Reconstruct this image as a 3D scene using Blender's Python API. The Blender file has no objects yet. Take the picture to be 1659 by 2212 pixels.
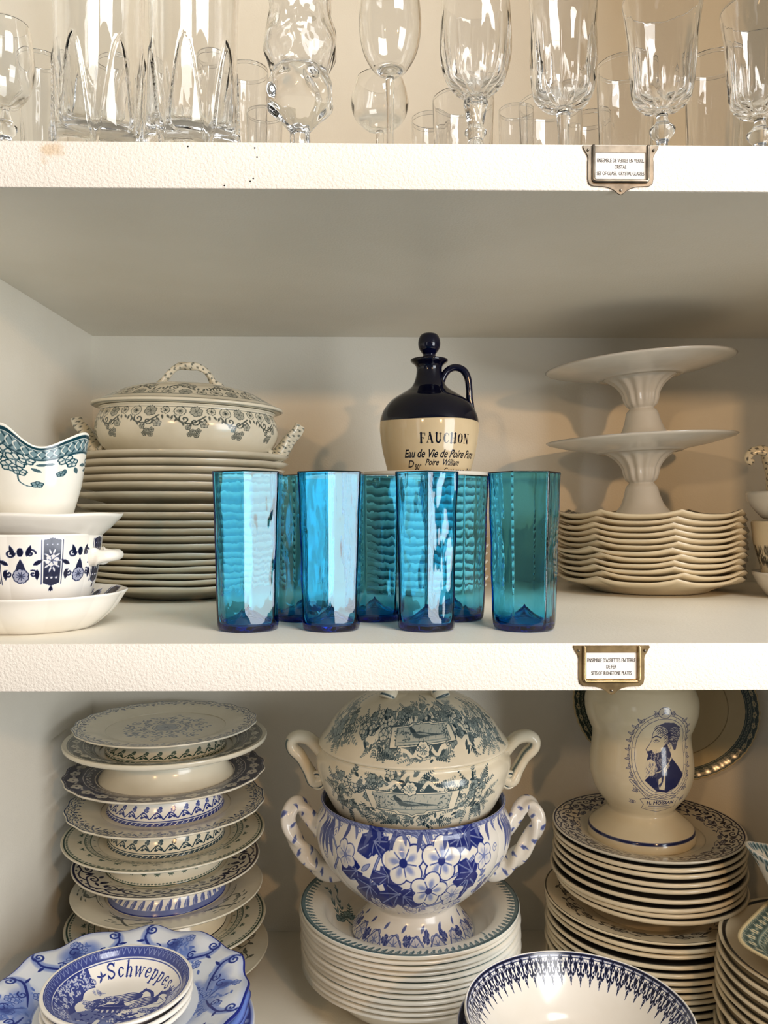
import bpy, math, random
import numpy as np
from mathutils import Matrix, Vector
PI = math.pi
sc = bpy.context.scene
COL = sc.collection

# ------------------------------------------------------------------ camera, world, lights, exposure
CAM_D = 0.55
cam_data = bpy.data.cameras.new('camera'); cam = bpy.data.objects.new('camera', cam_data); COL.objects.link(cam)
sc.camera = cam
cam_data.sensor_fit = 'VERTICAL'; cam_data.sensor_height = 36.0; cam_data.sensor_width = 27.0
cam_data.lens = 1790.0 / 2212.0 * 36.0
cam_data.clip_start = 0.01
_yaw, _pit, _rol = 0.0138, -0.0034, 0.0008
_f0 = Vector((math.sin(_yaw), math.cos(_yaw), 0)); _r0 = Vector((math.cos(_yaw), -math.sin(_yaw), 0)); _u0 = Vector((0, 0, 1))
_f = _f0 * math.cos(_pit) + _u0 * math.sin(_pit); _u = _u0 * math.cos(_pit) - _f0 * math.sin(_pit)
_r = _r0 * math.cos(_rol) + _u * math.sin(_rol); _u = _u * math.cos(_rol) - _r0 * math.sin(_rol)
cam.matrix_world = Matrix(((_r.x, _u.x, -_f.x, 0), (_r.y, _u.y, -_f.y, -CAM_D), (_r.z, _u.z, -_f.z, 0), (0, 0, 0, 1)))

sc.view_settings.view_transform = 'Standard'
sc.view_settings.look = 'None'
sc.view_settings.gamma = 1.0
sc.view_settings.use_curve_mapping = False
sc.view_settings.exposure = 0.06
sc.cycles.use_denoising = True
sc.cycles.max_bounces = 18
sc.cycles.transmission_bounces = 16
sc.cycles.glossy_bounces = 6
sc.cycles.diffuse_bounces = 4
sc.cycles.transparent_max_bounces = 16
sc.cycles.sample_clamp_indirect = 12.0
sc.cycles.blur_glossy = 0.5

world = bpy.data.worlds.new('room_light'); sc.world = world; world.use_nodes = True
_bg = world.node_tree.nodes['Background']
_bg.inputs['Color'].default_value = (0.86, 0.87, 0.87, 1); _bg.inputs['Strength'].default_value = 0.165

def area(name, loc, target, sx, sy, power, color):
    l = bpy.data.lights.new(name, 'AREA'); l.shape = 'RECTANGLE'; l.size = sx; l.size_y = sy
    l.energy = power; l.color = color
    o = bpy.data.objects.new(name, l); COL.objects.link(o); o.location = loc
    d = Vector(target) - Vector(loc); o.rotation_euler = d.to_track_quat('-Z', 'Y').to_euler()
    return o
area('window_daylight', (2.1, -1.85, 0.0), (0, 0.2, -0.1), 1.25, 1.7, 62, (0.93, 0.97, 1.0))
area('skylight_daylight', (1.1, -1.7, 1.9), (0, 0.1, -0.1), 1.3, 0.8, 50, (0.98, 0.98, 0.96))
area('left_fill_light', (-1.5, -2.6, 0.2), (0, 0.2, -0.1), 0.4, 1.5, 3, (0.95, 0.97, 1.0))  # weak fill added at the far left
area('warm_ceiling_lamp', (-0.55, -1.5, 0.45), (0.3, 0.4, 0.0), 0.06, 0.06, 3.2, (1.0, 0.62, 0.30))
area('warm_wall_lamp', (0.75, -1.35, 0.42), (0.35, 0.4, -0.05), 0.06, 0.06, 5.4, (1.0, 0.58, 0.26))

# ------------------------------------------------------------------ materials
def nmat(name):
    m = bpy.data.materials.new(name); m.use_nodes = True
    nt = m.node_tree; b = nt.nodes['Principled BSDF']
    return m, nt, b
def setp(b, **k):
    for n, v in k.items():
        b.inputs[n.replace('_', ' ')].default_value = v
def rgb(h):
    h = h.lstrip('#'); c = [int(h[i:i + 2], 16) / 255 for i in (0, 2, 4)]
    return tuple([(x / 12.92 if x <= 0.04045 else ((x + 0.055) / 1.055) ** 2.4) for x in c] + [1.0])

def glaze(name, base, ink='#1b2f4f', rough=0.16, mottle=0.05, wash=None):
    """glazed earthenware: the vertex attribute 'ink' carries the transfer print"""
    m, nt, b = nmat(name); N, L = nt.nodes, nt.links
    at = N.new('ShaderNodeAttribute'); at.attribute_name = 'ink'
    rp = N.new('ShaderNodeValToRGB'); e = rp.color_ramp.elements
    e[0].position = 0; e[0].color = rgb(base); e[1].position = 1; e[1].color = rgb(ink)
    if wash:
        x = rp.color_ramp.elements.new(0.4); x.color = rgb(wash)
    tc = N.new('ShaderNodeTexCoord'); nz = N.new('ShaderNodeTexNoise'); nz.inputs['Scale'].default_value = 22; nz.inputs['Detail'].default_value = 5
    mx = N.new('ShaderNodeMix'); mx.data_type = 'RGBA'; mx.blend_type = 'MULTIPLY'
    rr = N.new('ShaderNodeValToRGB'); rr.color_ramp.elements[0].position = 0.3; rr.color_ramp.elements[1].position = 0.62
    q = 1 - mottle * 3
    rr.color_ramp.elements[0].color = (q, q * 0.985, q * 0.95, 1); rr.color_ramp.elements[1].color = (1, 1, 1, 1)
    L.new(tc.outputs['Object'], nz.inputs['Vector']); L.new(nz.outputs['Fac'], rr.inputs['Fac'])
    L.new(at.outputs['Fac'], rp.inputs['Fac']); mx.inputs['Factor'].default_value = 1
    L.new(rp.outputs['Color'], mx.inputs['A']); L.new(rr.outputs['Color'], mx.inputs['B'])
    L.new(mx.outputs['Result'], b.inputs['Base Color'])
    setp(b, Roughness=rough)
    b.inputs['IOR'].default_value = 1.5
    n2 = N.new('ShaderNodeTexNoise'); n2.inputs['Scale'].default_value = 45; bp = N.new('ShaderNodeBump'); bp.inputs['Strength'].default_value = 0.06; bp.inputs['Distance'].default_value = 0.004
    L.new(tc.outputs['Object'], n2.inputs['Vector']); L.new(n2.outputs['Fac'], bp.inputs['Height']); L.new(bp.outputs['Normal'], b.inputs['Normal'])
    return m

def paint(name, col, bump=0.35, scale=260, rough=0.5, stain=False):
    m, nt, b = nmat(name); N, L = nt.nodes, nt.links
    tc = N.new('ShaderNodeTexCoord'); nz = N.new('ShaderNodeTexNoise'); nz.inputs['Scale'].default_value = scale; nz.inputs['Detail'].default_value = 3
    L.new(tc.outputs['Object'], nz.inputs['Vector'])
    bp = N.new('ShaderNodeBump'); bp.inputs['Strength'].default_value = bump; bp.inputs['Distance'].default_value = 0.0012
    L.new(nz.outputs['Fac'], bp.inputs['Height']); L.new(bp.outputs['Normal'], b.inputs['Normal'])
    n2 = N.new('ShaderNodeTexNoise'); n2.inputs['Scale'].default_value = 7; n2.inputs['Detail'].default_value = 6
    L.new(tc.outputs['Object'], n2.inputs['Vector'])
    rp = N.new('ShaderNodeValToRGB'); c = rgb(col)
    rp.color_ramp.elements[0].position = 0.35; rp.color_ramp.elements[1].position = 0.6
    rp.color_ramp.elements[0].color = (c[0] * 0.95, c[1] * 0.945, c[2] * 0.93, 1); rp.color_ramp.elements[1].color = c
    L.new(n2.outputs['Fac'], rp.inputs['Fac'])
    out = rp.outputs['Color']
    if stain:
        vm = N.new('ShaderNodeVectorMath'); vm.operation = 'DISTANCE'; vm.inputs[1].default_value = (-0.212, 0, 0.236)
        L.new(tc.outputs['Object'], vm.inputs[0])
        n3 = N.new('ShaderNodeTexNoise'); n3.inputs['Scale'].default_value = 140; n3.inputs['Detail'].default_value = 5; L.new(tc.outputs['Object'], n3.inputs['Vector'])
        ma = N.new('ShaderNodeMath'); ma.operation = 'MULTIPLY_ADD'; ma.inputs[1].default_value = 0.02; L.new(n3.outputs['Fac'], ma.inputs[0]); L.new(vm.outputs['Value'], ma.inputs[2])
        mr = N.new('ShaderNodeMapRange'); mr.inputs['From Min'].default_value = 0.019; mr.inputs['From Max'].default_value = 0.013; L.new(ma.outputs[0], mr.inputs['Value'])
        mx = N.new('ShaderNodeMix'); mx.data_type = 'RGBA'; mx.inputs['B'].default_value = rgb('#d8b98c')
        mu = N.new('ShaderNodeMath'); mu.operation = 'MULTIPLY'; mu.inputs[1].default_value = 0.6; L.new(mr.outputs['Result'], mu.inputs[0])
        L.new(mu.outputs[0], mx.inputs['Factor']); L.new(out, mx.inputs['A']); out = mx.outputs['Result']
    L.new(out, b.inputs['Base Color']); setp(b, Roughness=rough)
    return m

def plain(name, col, rough=0.5, metal=0.0):
    m, nt, b = nmat(name); N, L = nt.nodes, nt.links
    tc = N.new('ShaderNodeTexCoord'); nz = N.new('ShaderNodeTexNoise'); nz.inputs['Scale'].default_value = 90; nz.inputs['Detail'].default_value = 4
    L.new(tc.outputs['Object'], nz.inputs['Vector'])
    rp = N.new('ShaderNodeValToRGB'); c = rgb(col); k = 0.55 if metal else 0.93
    rp.color_ramp.elements[0].position = 0.35; rp.color_ramp.elements[1].position = 0.62
    rp.color_ramp.elements[0].color = (c[0] * k, c[1] * k, c[2] * k, 1); rp.color_ramp.elements[1].color = c
    L.new(nz.outputs['Fac'], rp.inputs['Fac']); L.new(rp.outputs['Color'], b.inputs['Base Color'])
    setp(b, Roughness=rough, Metallic=metal)
    return m

def glass_mat(name, absorb=None, wav=0.0, tint=(1, 1, 1, 1)):
    m, nt, b = nmat(name); N, L = nt.nodes, nt.links
    setp(b, Roughness=0.0, Transmission_Weight=1.0, IOR=1.5); b.inputs['Base Color'].default_value = tint
    if wav:
        tc = N.new('ShaderNodeTexCoord'); mp = N.new('ShaderNodeMapping'); mp.inputs['Scale'].default_value = (1, 1, 0.28)
        nz = N.new('ShaderNodeTexNoise'); nz.inputs['Scale'].default_value = 48; nz.inputs['Detail'].default_value = 2.5
        bp = N.new('ShaderNodeBump'); bp.inputs['Strength'].default_value = wav; bp.inputs['Distance'].default_value = 0.003
        L.new(tc.outputs['Object'], mp.inputs['Vector']); L.new(mp.outputs['Vector'], nz.inputs['Vector']); L.new(nz.outputs['Fac'], bp.inputs['Height']); L.new(bp.outputs['Normal'], b.inputs['Normal'])
    if absorb:
        va = N.new('ShaderNodeVolumeAbsorption'); va.inputs['Color'].default_value = absorb[1]; va.inputs['Density'].default_value = absorb[0]
        L.new(va.outputs['Volume'], N['Material Output'].inputs['Volume'])
    return m

M = {}
M['board'] = paint('white_painted_board', '#efeadd', 0.2, 500, 0.42)
M['edge'] = paint('white_textured_edge_paint', '#f7f1e7', 0.5, 620, 0.5, stain=True)
M['blueglass'] = glass_mat('turquoise_blown_glass', (620, (0.02, 0.80, 0.945, 1)), 0.6)
M['clear'] = glass_mat('clear_glass', None, 0.05, (0.985, 0.985, 0.98, 1))
M['crystal'] = glass_mat('cut_crystal', None, 0.45, (0.985, 0.985, 0.985, 1))
M['steel'] = plain('worn_nickel', '#a39a8c', 0.32, 1.0)
M['brass'] = plain('worn_brass', '#c2a578', 0.32, 1.0)
M['card'] = plain('paper_card', '#fbf7f1', 0.6)
M['print'] = plain('black_print', '#2c2624', 0.6)
M['hole'] = plain('dark_hole', '#1a1613', 0.8)
G = lambda *a, **k: glaze(*a, **k)
M['cream'] = G('cream_glaze', '#dbd4bf', '#2a3f3b')
M['ivory'] = G('ivory_glaze_teal_print', '#e6ddc6', '#16323f', wash='#8f9c99')
M['white_blue'] = G('white_glaze_cobalt_print', '#ece8df', '#1c2a78', wash='#8f9cc8', mottle=0.02)
M['white_navy'] = G('white_glaze_navy_print', '#efebe2', '#10132f', wash='#7e86a8', mottle=0.02)
M['white_teal'] = G('white_glaze_teal_print', '#ece9de', '#0f3844', wash='#7f9ca3', mottle=0.02)
M['greygreen'] = G('cream_glaze_grey_print', '#e0dac6', '#2c3633', wash='#9a9c90', mottle=0.06)
M['slate'] = G('cream_glaze_slate_print', '#e0d9c5', '#36486a', wash='#9aa3ad', mottle=0.04)
M['indigo'] = G('white_glaze_indigo_print', '#ddd6c4', '#12163c', wash='#6f7488', mottle=0.03)
M['greenline'] = G('cream_glaze_green_print', '#e0dac6', '#27443b', wash='#98a396', mottle=0.04)
M['flow'] = G('flow_blue_glaze', '#dfe5ee', '#12217a', wash='#6c87cd', mottle=0.0)
M['tan'] = G('stoneware_glaze', '#d6c39f', '#05071c', rough=0.1, mottle=0.03)
M['navy'] = G('navy_glaze', '#070a26', '#04040c', rough=0.07, mottle=0.0)
M['jar'] = G('jar_cream_glaze', '#dccfb0', '#151c4c', wash='#8d8a94', rough=0.12, mottle=0.02)
M['warmcream'] = G('warm_cream_glaze', '#e4d6b8', '#121116', wash='#8d8778', mottle=0.04)
M['greygreen2'] = G('cream_glaze_dark_green_print', '#cbb88e', '#1f2e28', wash='#66746a', mottle=0.03)
M['plainwhite'] = G('plain_white_glaze', '#e4e0d6', '#3a3430', mottle=0.03)

# ------------------------------------------------------------------ object helpers
def tag(o, label=None, cat=None, group=None, kind=None):
    if label: o['label'] = label
    if cat: o['category'] = cat
    if group: o['group'] = group
    if kind: o['kind'] = kind
    return o
def empty(name, loc, label, cat, group=None, rot=(0, 0, 0)):
    o = bpy.data.objects.new(name, None); COL.objects.link(o); o.location = loc; o.rotation_euler = rot
    o.empty_display_size = 0.02
    return tag(o, label, cat, group)
def copy_tree(root, loc, rot, label, group=None):
    r = root.copy(); COL.objects.link(r); r.location = loc; r.rotation_euler = rot; r['label'] = label
    if group: r['group'] = group
    for ch in list(root.children):
        c = ch.copy(); COL.objects.link(c); c.parent = r
        for g in list(ch.children):
            d = g.copy(); COL.objects.link(d); d.parent = c
    return r
def link(name, me, mat, parent=None, loc=(0, 0, 0), rot=(0, 0, 0)):
    if mat is not None and len(me.materials) == 0: me.materials.append(mat)
    o = bpy.data.objects.new(name, me); COL.objects.link(o); o.location = loc; o.rotation_euler = rot
    if parent: o.parent = parent
    return o
def grid_mesh(name, V, wrap_u=True, ink=None, cap0=False, cap1=False):
    """V[rows, cols, 3] -> mesh; wraps over columns; caps close the first/last row to its centre"""
    nr, nc, _ = V.shape
    co = V.reshape(-1, 3); i = np.arange(nr - 1)[:, None] * nc; j = np.arange(nc if wrap_u else nc - 1)[None, :]; jn = (j + 1) % nc
    q = np.stack([i + j, i + jn, i + nc + jn, i + nc + j], -1).reshape(-1, 4)
    tris = []; extra = []
    k = len(co)
    if cap0:
        extra.append(V[0].mean(0)); a = np.arange(nc); tris.append(np.stack([np.full(nc, k), (a + 1) % nc, a], -1)); k += 1
    if cap1:
        extra.append(V[-1].mean(0)); a = (nr - 1) * nc + np.arange(nc); b = (nr - 1) * nc + (np.arange(nc) + 1) % nc
        tris.append(np.stack([np.full(nc, k), a, b], -1)); k += 1
    if extra: co = np.concatenate([co, np.array(extra)])
    T = np.concatenate(tris) if tris else np.zeros((0, 3), int)
    me = bpy.data.meshes.new(name); me.vertices.add(len(co)); me.vertices.foreach_set('co', co.astype(np.float32).ravel())
    loops = np.concatenate([q.ravel(), T.ravel()]).astype(np.int32)
    me.loops.add(len(loops)); me.loops.foreach_set('vertex_index', loops)
    n = len(q) + len(T); me.polygons.add(n)
    st = np.concatenate([np.arange(len(q)) * 4, len(q) * 4 + np.arange(len(T)) * 3]).astype(np.int32)
    me.polygons.foreach_set('loop_start', st)
    me.polygons.foreach_set('use_smooth', np.ones(n, bool))
    me.update(calc_edges=True)
    if ink is not None:
        a = me.attributes.new('ink', 'FLOAT', 'POINT'); v = np.zeros(len(co), np.float32)
        v[:nr * nc] = np.clip(ink, 0, 1).reshape(-1); 
        if cap0: v[nr * nc] = ink[0].mean()
        if cap1: v[-1] = ink[-1].mean()
        a.data.foreach_set('value', v)
    return me
def catmull(P, n):
    P = np.asarray(P, float); m = len(P); Q = np.vstack([2 * P[0] - P[1], P, 2 * P[-1] - P[-2]])
    t = np.linspace(0, m - 1, n * 4 if n > 8 else n * 10); i = np.minimum(t.astype(int), m - 2); f = (t - i)[:, None]
    a, b, c, d = Q[i], Q[i + 1], Q[i + 2], Q[i + 3]
    X = 0.5 * ((2 * b) + (-a + c) * f + (2 * a - 5 * b + 4 * c - d) * f ** 2 + (-a + 3 * b - 3 * c + d) * f ** 3)
    return resample(X, n)
def resample(X, n, dens=None):
    X = np.asarray(X, float)
    s = np.concatenate([[0], np.cumsum(np.linalg.norm(np.diff(X, axis=0), axis=1))])
    if dens is not None: # density weights per point
        w = np.asarray(dens); w = (w[1:] + w[:-1]) / 2; s = np.concatenate([[0], np.cumsum(np.diff(s) * w)])
    t = np.linspace(0, s[-1], n)
    return np.stack([np.interp(t, s, X[:, k]) for k in range(X.shape[1])], -1)
def angles(n, front=0.0):
    """column angles; 0 faces -y. front>0: that share of the columns covers the front +-100 degrees"""
    if not front: return np.linspace(-PI, PI, n, endpoint=False)
    a = math.radians(100); k = int(n * front)
    return np.concatenate([np.linspace(-a, a, k), np.linspace(a, 2 * PI - a, n - k + 2)[1:-1]])
def lathe(name, prof, nr, nc, mat, parent=None, ink=None, mod=None, sx=1, sy=1, front=0.0, smooth=True, loc=(0, 0, 0), rot=(0, 0, 0), dens=None, mesh_only=False, wt=None):
    """revolve prof [(r,z)...]; mod(th,r,z)->(r,z); ink(th,r,z,top)->mask"""
    P = catmull(prof, max(nr * 3, 400)) if smooth else np.asarray(prof, float)
    w = None
    if dens is not None: w = np.array([dens(r, z) for r, z in P])
    if wt:  # finer rows where the print is: 'top' past the widest point, 'outer' up to the highest point
        idx = np.arange(len(P)); sel = idx >= np.argmax(P[:, 0]) if wt[0] == 'top' else idx <= np.argmax(P[:, 1])
        w = (np.ones(len(P)) if w is None else w) * np.where(sel, wt[1], 1.0)
    P = resample(P, nr, w); P[:, 0] = np.maximum(P[:, 0], 0.0)
    th = angles(nc, front); TH = np.broadcast_to(th[None, :], (nr, nc)); Rr = np.broadcast_to(P[:, :1], (nr, nc)).copy(); Z = np.broadcast_to(P[:, 1:2], (nr, nc)).copy()
    k = int(np.argmax(P[:, 0])); top = np.broadcast_to((np.arange(nr) >= k)[:, None], (nr, nc))
    R0, Z0 = Rr, Z
    if mod: Rr, Z = mod(TH, Rr, Z)
    V = np.stack([Rr * np.sin(TH) * sx, -Rr * np.cos(TH) * sy, Z], -1)
    I = ink(TH, R0, Z0, top).astype(np.float32) if ink else None
    me = grid_mesh(name, V, True, I, cap0=P[0, 0] > 1e-5, cap1=P[-1, 0] > 1e-5)
    if mesh_only: return me
    return link(name, me, mat, parent, loc, rot)
def tube(name, path, radii, mat, parent=None, n=14, m=60, flat=1.0, inkf=None, twist=0, lobes=0):
    P = catmull(path, m); rr = np.interp(np.linspace(0, 1, m), np.linspace(0, 1, len(radii)), radii)
    T = np.gradient(P, axis=0); T /= np.linalg.norm(T, axis=1)[:, None]
    up = np.array([0, 1.0, 0]) if abs(T[:, 1]).max() < 0.9 else np.array([1.0, 0, 0])
    nrm = np.cross(T, up); nrm /= np.linalg.norm(nrm, axis=1)[:, None] + 1e-9; bn = np.cross(T, nrm)
    a = np.linspace(0, 2 * PI, n, endpoint=False)
    s = np.linspace(0, 1, m)[:, None]
    R = rr[:, None] * (1 + (0.18 * np.cos(lobes * (a[None, :] + twist * s)) if lobes else 0 * a[None, :]))
    V = P[:, None, :] + (R * np.cos(a)[None, :])[..., None] * nrm[:, None, :] + flat * (R * np.sin(a)[None, :])[..., None] * bn[:, None, :]
    I = inkf(s, np.broadcast_to(a[None, :], R.shape)) if inkf else None
    me = grid_mesh(name, V, True, I, True, True)
    return link(name, me, mat, parent)
def box(name, x0, x1, y0, y1, z0, z1, mat, parent=None, bevel=0.0):
    v = [(x, y, z) for z in (z0, z1) for y in (y0, y1) for x in (x0, x1)]
    f = [(0, 2, 3, 1), (4, 5, 7, 6), (0, 1, 5, 4), (2, 6, 7, 3), (0, 4, 6, 2), (1, 3, 7, 5)]
    me = bpy.data.meshes.new(name); me.from_pydata(v, [], f); me.update()
    o = link(name, me, mat, parent)
    if bevel:
        b = o.modifiers.new('bevel', 'BEVEL'); b.width = bevel; b.segments = 3
        for p in me.polygons: p.use_smooth = True
    return o

# ------------------------------------------------------------------ ink canvas (transfer print patterns, drawn with strokes)
class Ink:
    def __init__(s, x0, x1, y0, y1, nx):
        s.x0, s.y0 = x0, y0; s.d = (x1 - x0) / nx; s.nx = nx; s.ny = max(2, int(round((y1 - y0) / s.d))); s.a = np.zeros((s.ny, nx), np.float32)
        s.x1, s.y1 = x1, y1; s.X = x0 + (np.arange(nx) + 0.5) * s.d; s.Y = y0 + (np.arange(s.ny) + 0.5) * s.d
    def _w(s, a, b, c, d):
        i0 = max(0, int((a - s.x0) / s.d) - 1); i1 = min(s.nx, int((b - s.x0) / s.d) + 2); j0 = max(0, int((c - s.y0) / s.d) - 1); j1 = min(s.ny, int((d - s.y0) / s.d) + 2)
        return i0, i1, j0, j1
    def put(s, i0, i1, j0, j1, cov, v):
        A = s.a[j0:j1, i0:i1]; A += (v - A) * cov
    def stroke(s, pts, w, v=1.0, w2=None, blur=0.0):
        pts = np.asarray(pts, float); n = len(pts)
        ws = np.full(n, w) if w2 is None else (np.interp(np.linspace(0, 1, n), np.linspace(0, 1, len(w2)), w2) if hasattr(w2, '__len__') else np.linspace(w, w2, n))
        for k in range(n - 1):
            (ax, ay), (bx, by) = pts[k], pts[k + 1]; wm = max(ws[k], ws[k + 1]) / 2 + s.d + blur
            i0, i1, j0, j1 = s._w(min(ax, bx) - wm, max(ax, bx) + wm, min(ay, by) - wm, max(ay, by) + wm)
            if i1 <= i0 or j1 <= j0: continue
            X = s.X[i0:i1][None, :]; Y = s.Y[j0:j1][:, None]; dx, dy = bx - ax, by - ay; L = dx * dx + dy * dy + 1e-18
            t = np.clip(((X - ax) * dx + (Y - ay) * dy) / L, 0, 1); D = np.hypot(X - ax - t * dx, Y - ay - t * dy) - (ws[k] + (ws[k + 1] - ws[k]) * t) / 2
            s.put(i0, i1, j0, j1, np.clip(0.5 - D / (s.d + blur), 0, 1), v)
    def poly(s, pts, v=1.0, line=None, lv=1.0):
        pts = np.asarray(pts, float); i0, i1, j0, j1 = s._w(pts[:, 0].min(), pts[:, 0].max(), pts[:, 1].min(), pts[:, 1].max())
        if i1 > i0 and j1 > j0 and v is not None:
            cov = 0
            for ox, oy in ((-.25, -.25), (.25, -.25), (-.25, .25), (.25, .25)):
                X = s.X[i0:i1][None, :] + ox * s.d; Y = s.Y[j0:j1][:, None] + oy * s.d; ins = np.zeros((j1 - j0, i1 - i0), bool)
                for k in range(len(pts)):
                    ax, ay = pts[k - 1]; bx, by = pts[k]
                    if ay == by: continue
                    ins ^= ((ay > Y) != (by > Y)) & (X < (bx - ax) * (Y - ay) / (by - ay) + ax)
                cov = cov + ins * 0.25
            s.put(i0, i1, j0, j1, cov, v)
        if line: s.stroke(np.vstack([pts, pts[:1]]), line, lv)
    def disc(s, x, y, rx, ry=None, v=1.0, ang=0.0, soft=0.0):
        ry = ry or rx; m = max(rx, ry) * (1 + soft) + s.d; i0, i1, j0, j1 = s._w(x - m, x + m, y - m, y + m)
        if i1 <= i0 or j1 <= j0: return
        X = s.X[i0:i1][None, :] - x; Y = s.Y[j0:j1][:, None] - y; c, q = math.cos(ang), math.sin(ang)
        D = np.hypot((X * c + Y * q) / rx, (-X * q + Y * c) / ry)
        s.put(i0, i1, j0, j1, np.clip(0.5 - (D - 1) * min(rx, ry) / s.d, 0, 1) if not soft else np.clip((1 + soft - D) / (2 * soft), 0, 1), v)
    def leaf(s, x, y, ang, L, W, v=1.0, line=None, vein=None):
        t = np.linspace(0, 1, 9); w = np.sin(t * PI) ** 0.8 * W / 2 * (1.1 - 0.35 * t); c, q = math.cos(ang), math.sin(ang)
        a = np.stack([x + t * L * c - w * q, y + t * L * q + w * c], -1); b = np.stack([x + t * L * c + w * q, y + t * L * q - w * c], -1)[::-1]
        s.poly(np.vstack([a, b]), v, line)
        if vein is not None: s.stroke([(x, y), (x + L * c * .9, y + L * q * .9)], W * 0.09, vein)
    def ivy(s, x, y, ang, L, v=0.95):
        o = [(0, 0), (-.25, .12), (-.1, .38), (.25, .5), (.35, .3), (.7, .38), (1, 0), (.7, -.38), (.35, -.3), (.25, -.5), (-.1, -.38), (-.25, -.12)]
        c, q = math.cos(ang), math.sin(ang); P = [(x + L * (a * c - b * q), y + L * (a * q + b * c)) for a, b in o]; s.poly(P, v)
        for a, b in ((.9, 0), (.6, .3), (.6, -.3), (.15, .4), (.15, -.4)): s.stroke([(x, y), (x + L * (a * c - b * q), y + L * (a * q + b * c))], L * 0.035, v * 0.45)
    def spiral(s, x, y, r, a0, turns, w, v=1.0, d=1, w2=None, blur=0.0):
        t = np.linspace(0, 1, int(14 * abs(turns)) + 6); a = a0 + d * t * turns * 2 * PI; R = r * (1 - 0.88 * t)
        s.stroke(np.stack([x + R * np.cos(a), y + R * np.sin(a)], -1), w, v, w2, blur)
    def bloom(s, x, y, r, n=5, fill=0.0, line=None, cen=1.0, a0=0.3, shade=0.0):
        for k in range(n):
            a = a0 + k * 2 * PI / n; px, py = x + r * .55 * math.cos(a), y + r * .55 * math.sin(a)
            if line: s.disc(px, py, r * .5 + line, r * .44 + line, 1.0, a)
        for k in range(n):
            a = a0 + k * 2 * PI / n; px, py = x + r * .55 * math.cos(a), y + r * .55 * math.sin(a)
            s.disc(px, py, r * .5, r * .44 - (line or 0) * .3, fill, a)
            if shade: s.disc(x + r * .42 * math.cos(a), y + r * .42 * math.sin(a), r * .26, r * .14, shade, a, soft=0.5)
        if line:
            for k in range(n):
                a = a0 + (k + .5) * 2 * PI / n; s.stroke([(x + r * .2 * math.cos(a), y + r * .2 * math.sin(a)), (x + r * .62 * math.cos(a), y + r * .62 * math.sin(a))], line, .9)
        s.disc(x, y, r * .2, None, cen)
    def fern(s, x, y, ang, L, v=0.8, n=7, bend=0.4):
        a = ang; px, py = x, y; st = L / n
        for k in range(n):
            qx, qy = px + st * math.cos(a), py + st * math.sin(a); s.stroke([(px, py), (qx, qy)], L * .025, v)
            l = L * .26 * (1 - .6 * k / n)
            for sg in (1, -1): s.leaf(qx, qy, a + sg * 0.9, l, l * .38, v)
            px, py = qx, qy; a += bend / n
        s.leaf(px, py, a, st, st * .4, v)
    def curve(s, pts, w, v=1.0, w2=None, n=30, blur=0.0):
        s.stroke(catmull(pts, n), w, v, w2, blur)
    def sample(s, x, y, wrap=False):
        fx = (x - s.x0) / s.d - 0.5; fy = (y - s.y0) / s.d - 0.5; ok = (fy > -0.5) & (fy < s.ny - 0.5)
        if not wrap: ok = ok & (fx > 0) & (fx < s.nx - 1)
        i = np.floor(fx).astype(int); j = np.clip(np.floor(fy).astype(int), 0, s.ny - 2); u = fx - i; t = np.clip(fy - j, 0, 1)
        if wrap: i0, i1 = i % s.nx, (i + 1) % s.nx
        else: i0, i1 = np.clip(i, 0, s.nx - 1), np.clip(i + 1, 0, s.nx - 1)
        a = s.a; r = (a[j, i0] * (1 - u) + a[j, i1] * u) * (1 - t) + (a[j + 1, i0] * (1 - u) + a[j + 1, i1] * u) * t
        return np.where(ok, r, 0)
def tile(f, n=220, h=1.0):
    """f draws in [0,1]x[0,h], repeated at -1 and +1 so that it wraps"""
    c = Ink(0, 1, 0, h, n)
    class Sh:  # shifted proxy
        def __init__(s, o): s.o = o
        def __getattr__(s, k):
            g = getattr(c, k)
            def w(*a, **kw):
                if k in ('stroke', 'poly', 'curve'):
                    p = np.asarray(a[0], float) + [s.o, 0]; return g(p, *a[1:], **kw)
                return g(a[0] + s.o, *a[1:], **kw)
            return w
    for o in (-1, 1, 0): f(Sh(o))
    return c
def band(t, N, lo, hi, key='r', phase=0.0, h=1.0):
    """tile repeated N times round; its lower edge at lo, upper at hi (may run backwards) in r or z"""
    def g(th, r, z, top):
        q = r if key == 'r' else z
        v = (q - lo) / (hi - lo) * h
        return np.where((v >= 0) & (v <= h), t.sample(((th / (2 * PI)) * N + phase) % 1.0, v, True), 0)
    return g
def ring(r0, r1, v=1.0, key='r'):
    def g(th, r, z, top):
        q = r if key == 'r' else z
        return np.where((q >= r0) & (q <= r1), v, 0)
    return g
def on_top(*fs):
    return lambda th, r, z, top: np.where(top, np.maximum.reduce([f(th, r, z, top) for f in fs]), 0)
def both(*fs):
    return lambda th, r, z, top: np.maximum.reduce([f(th, r, z, top) for f in fs])

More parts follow.
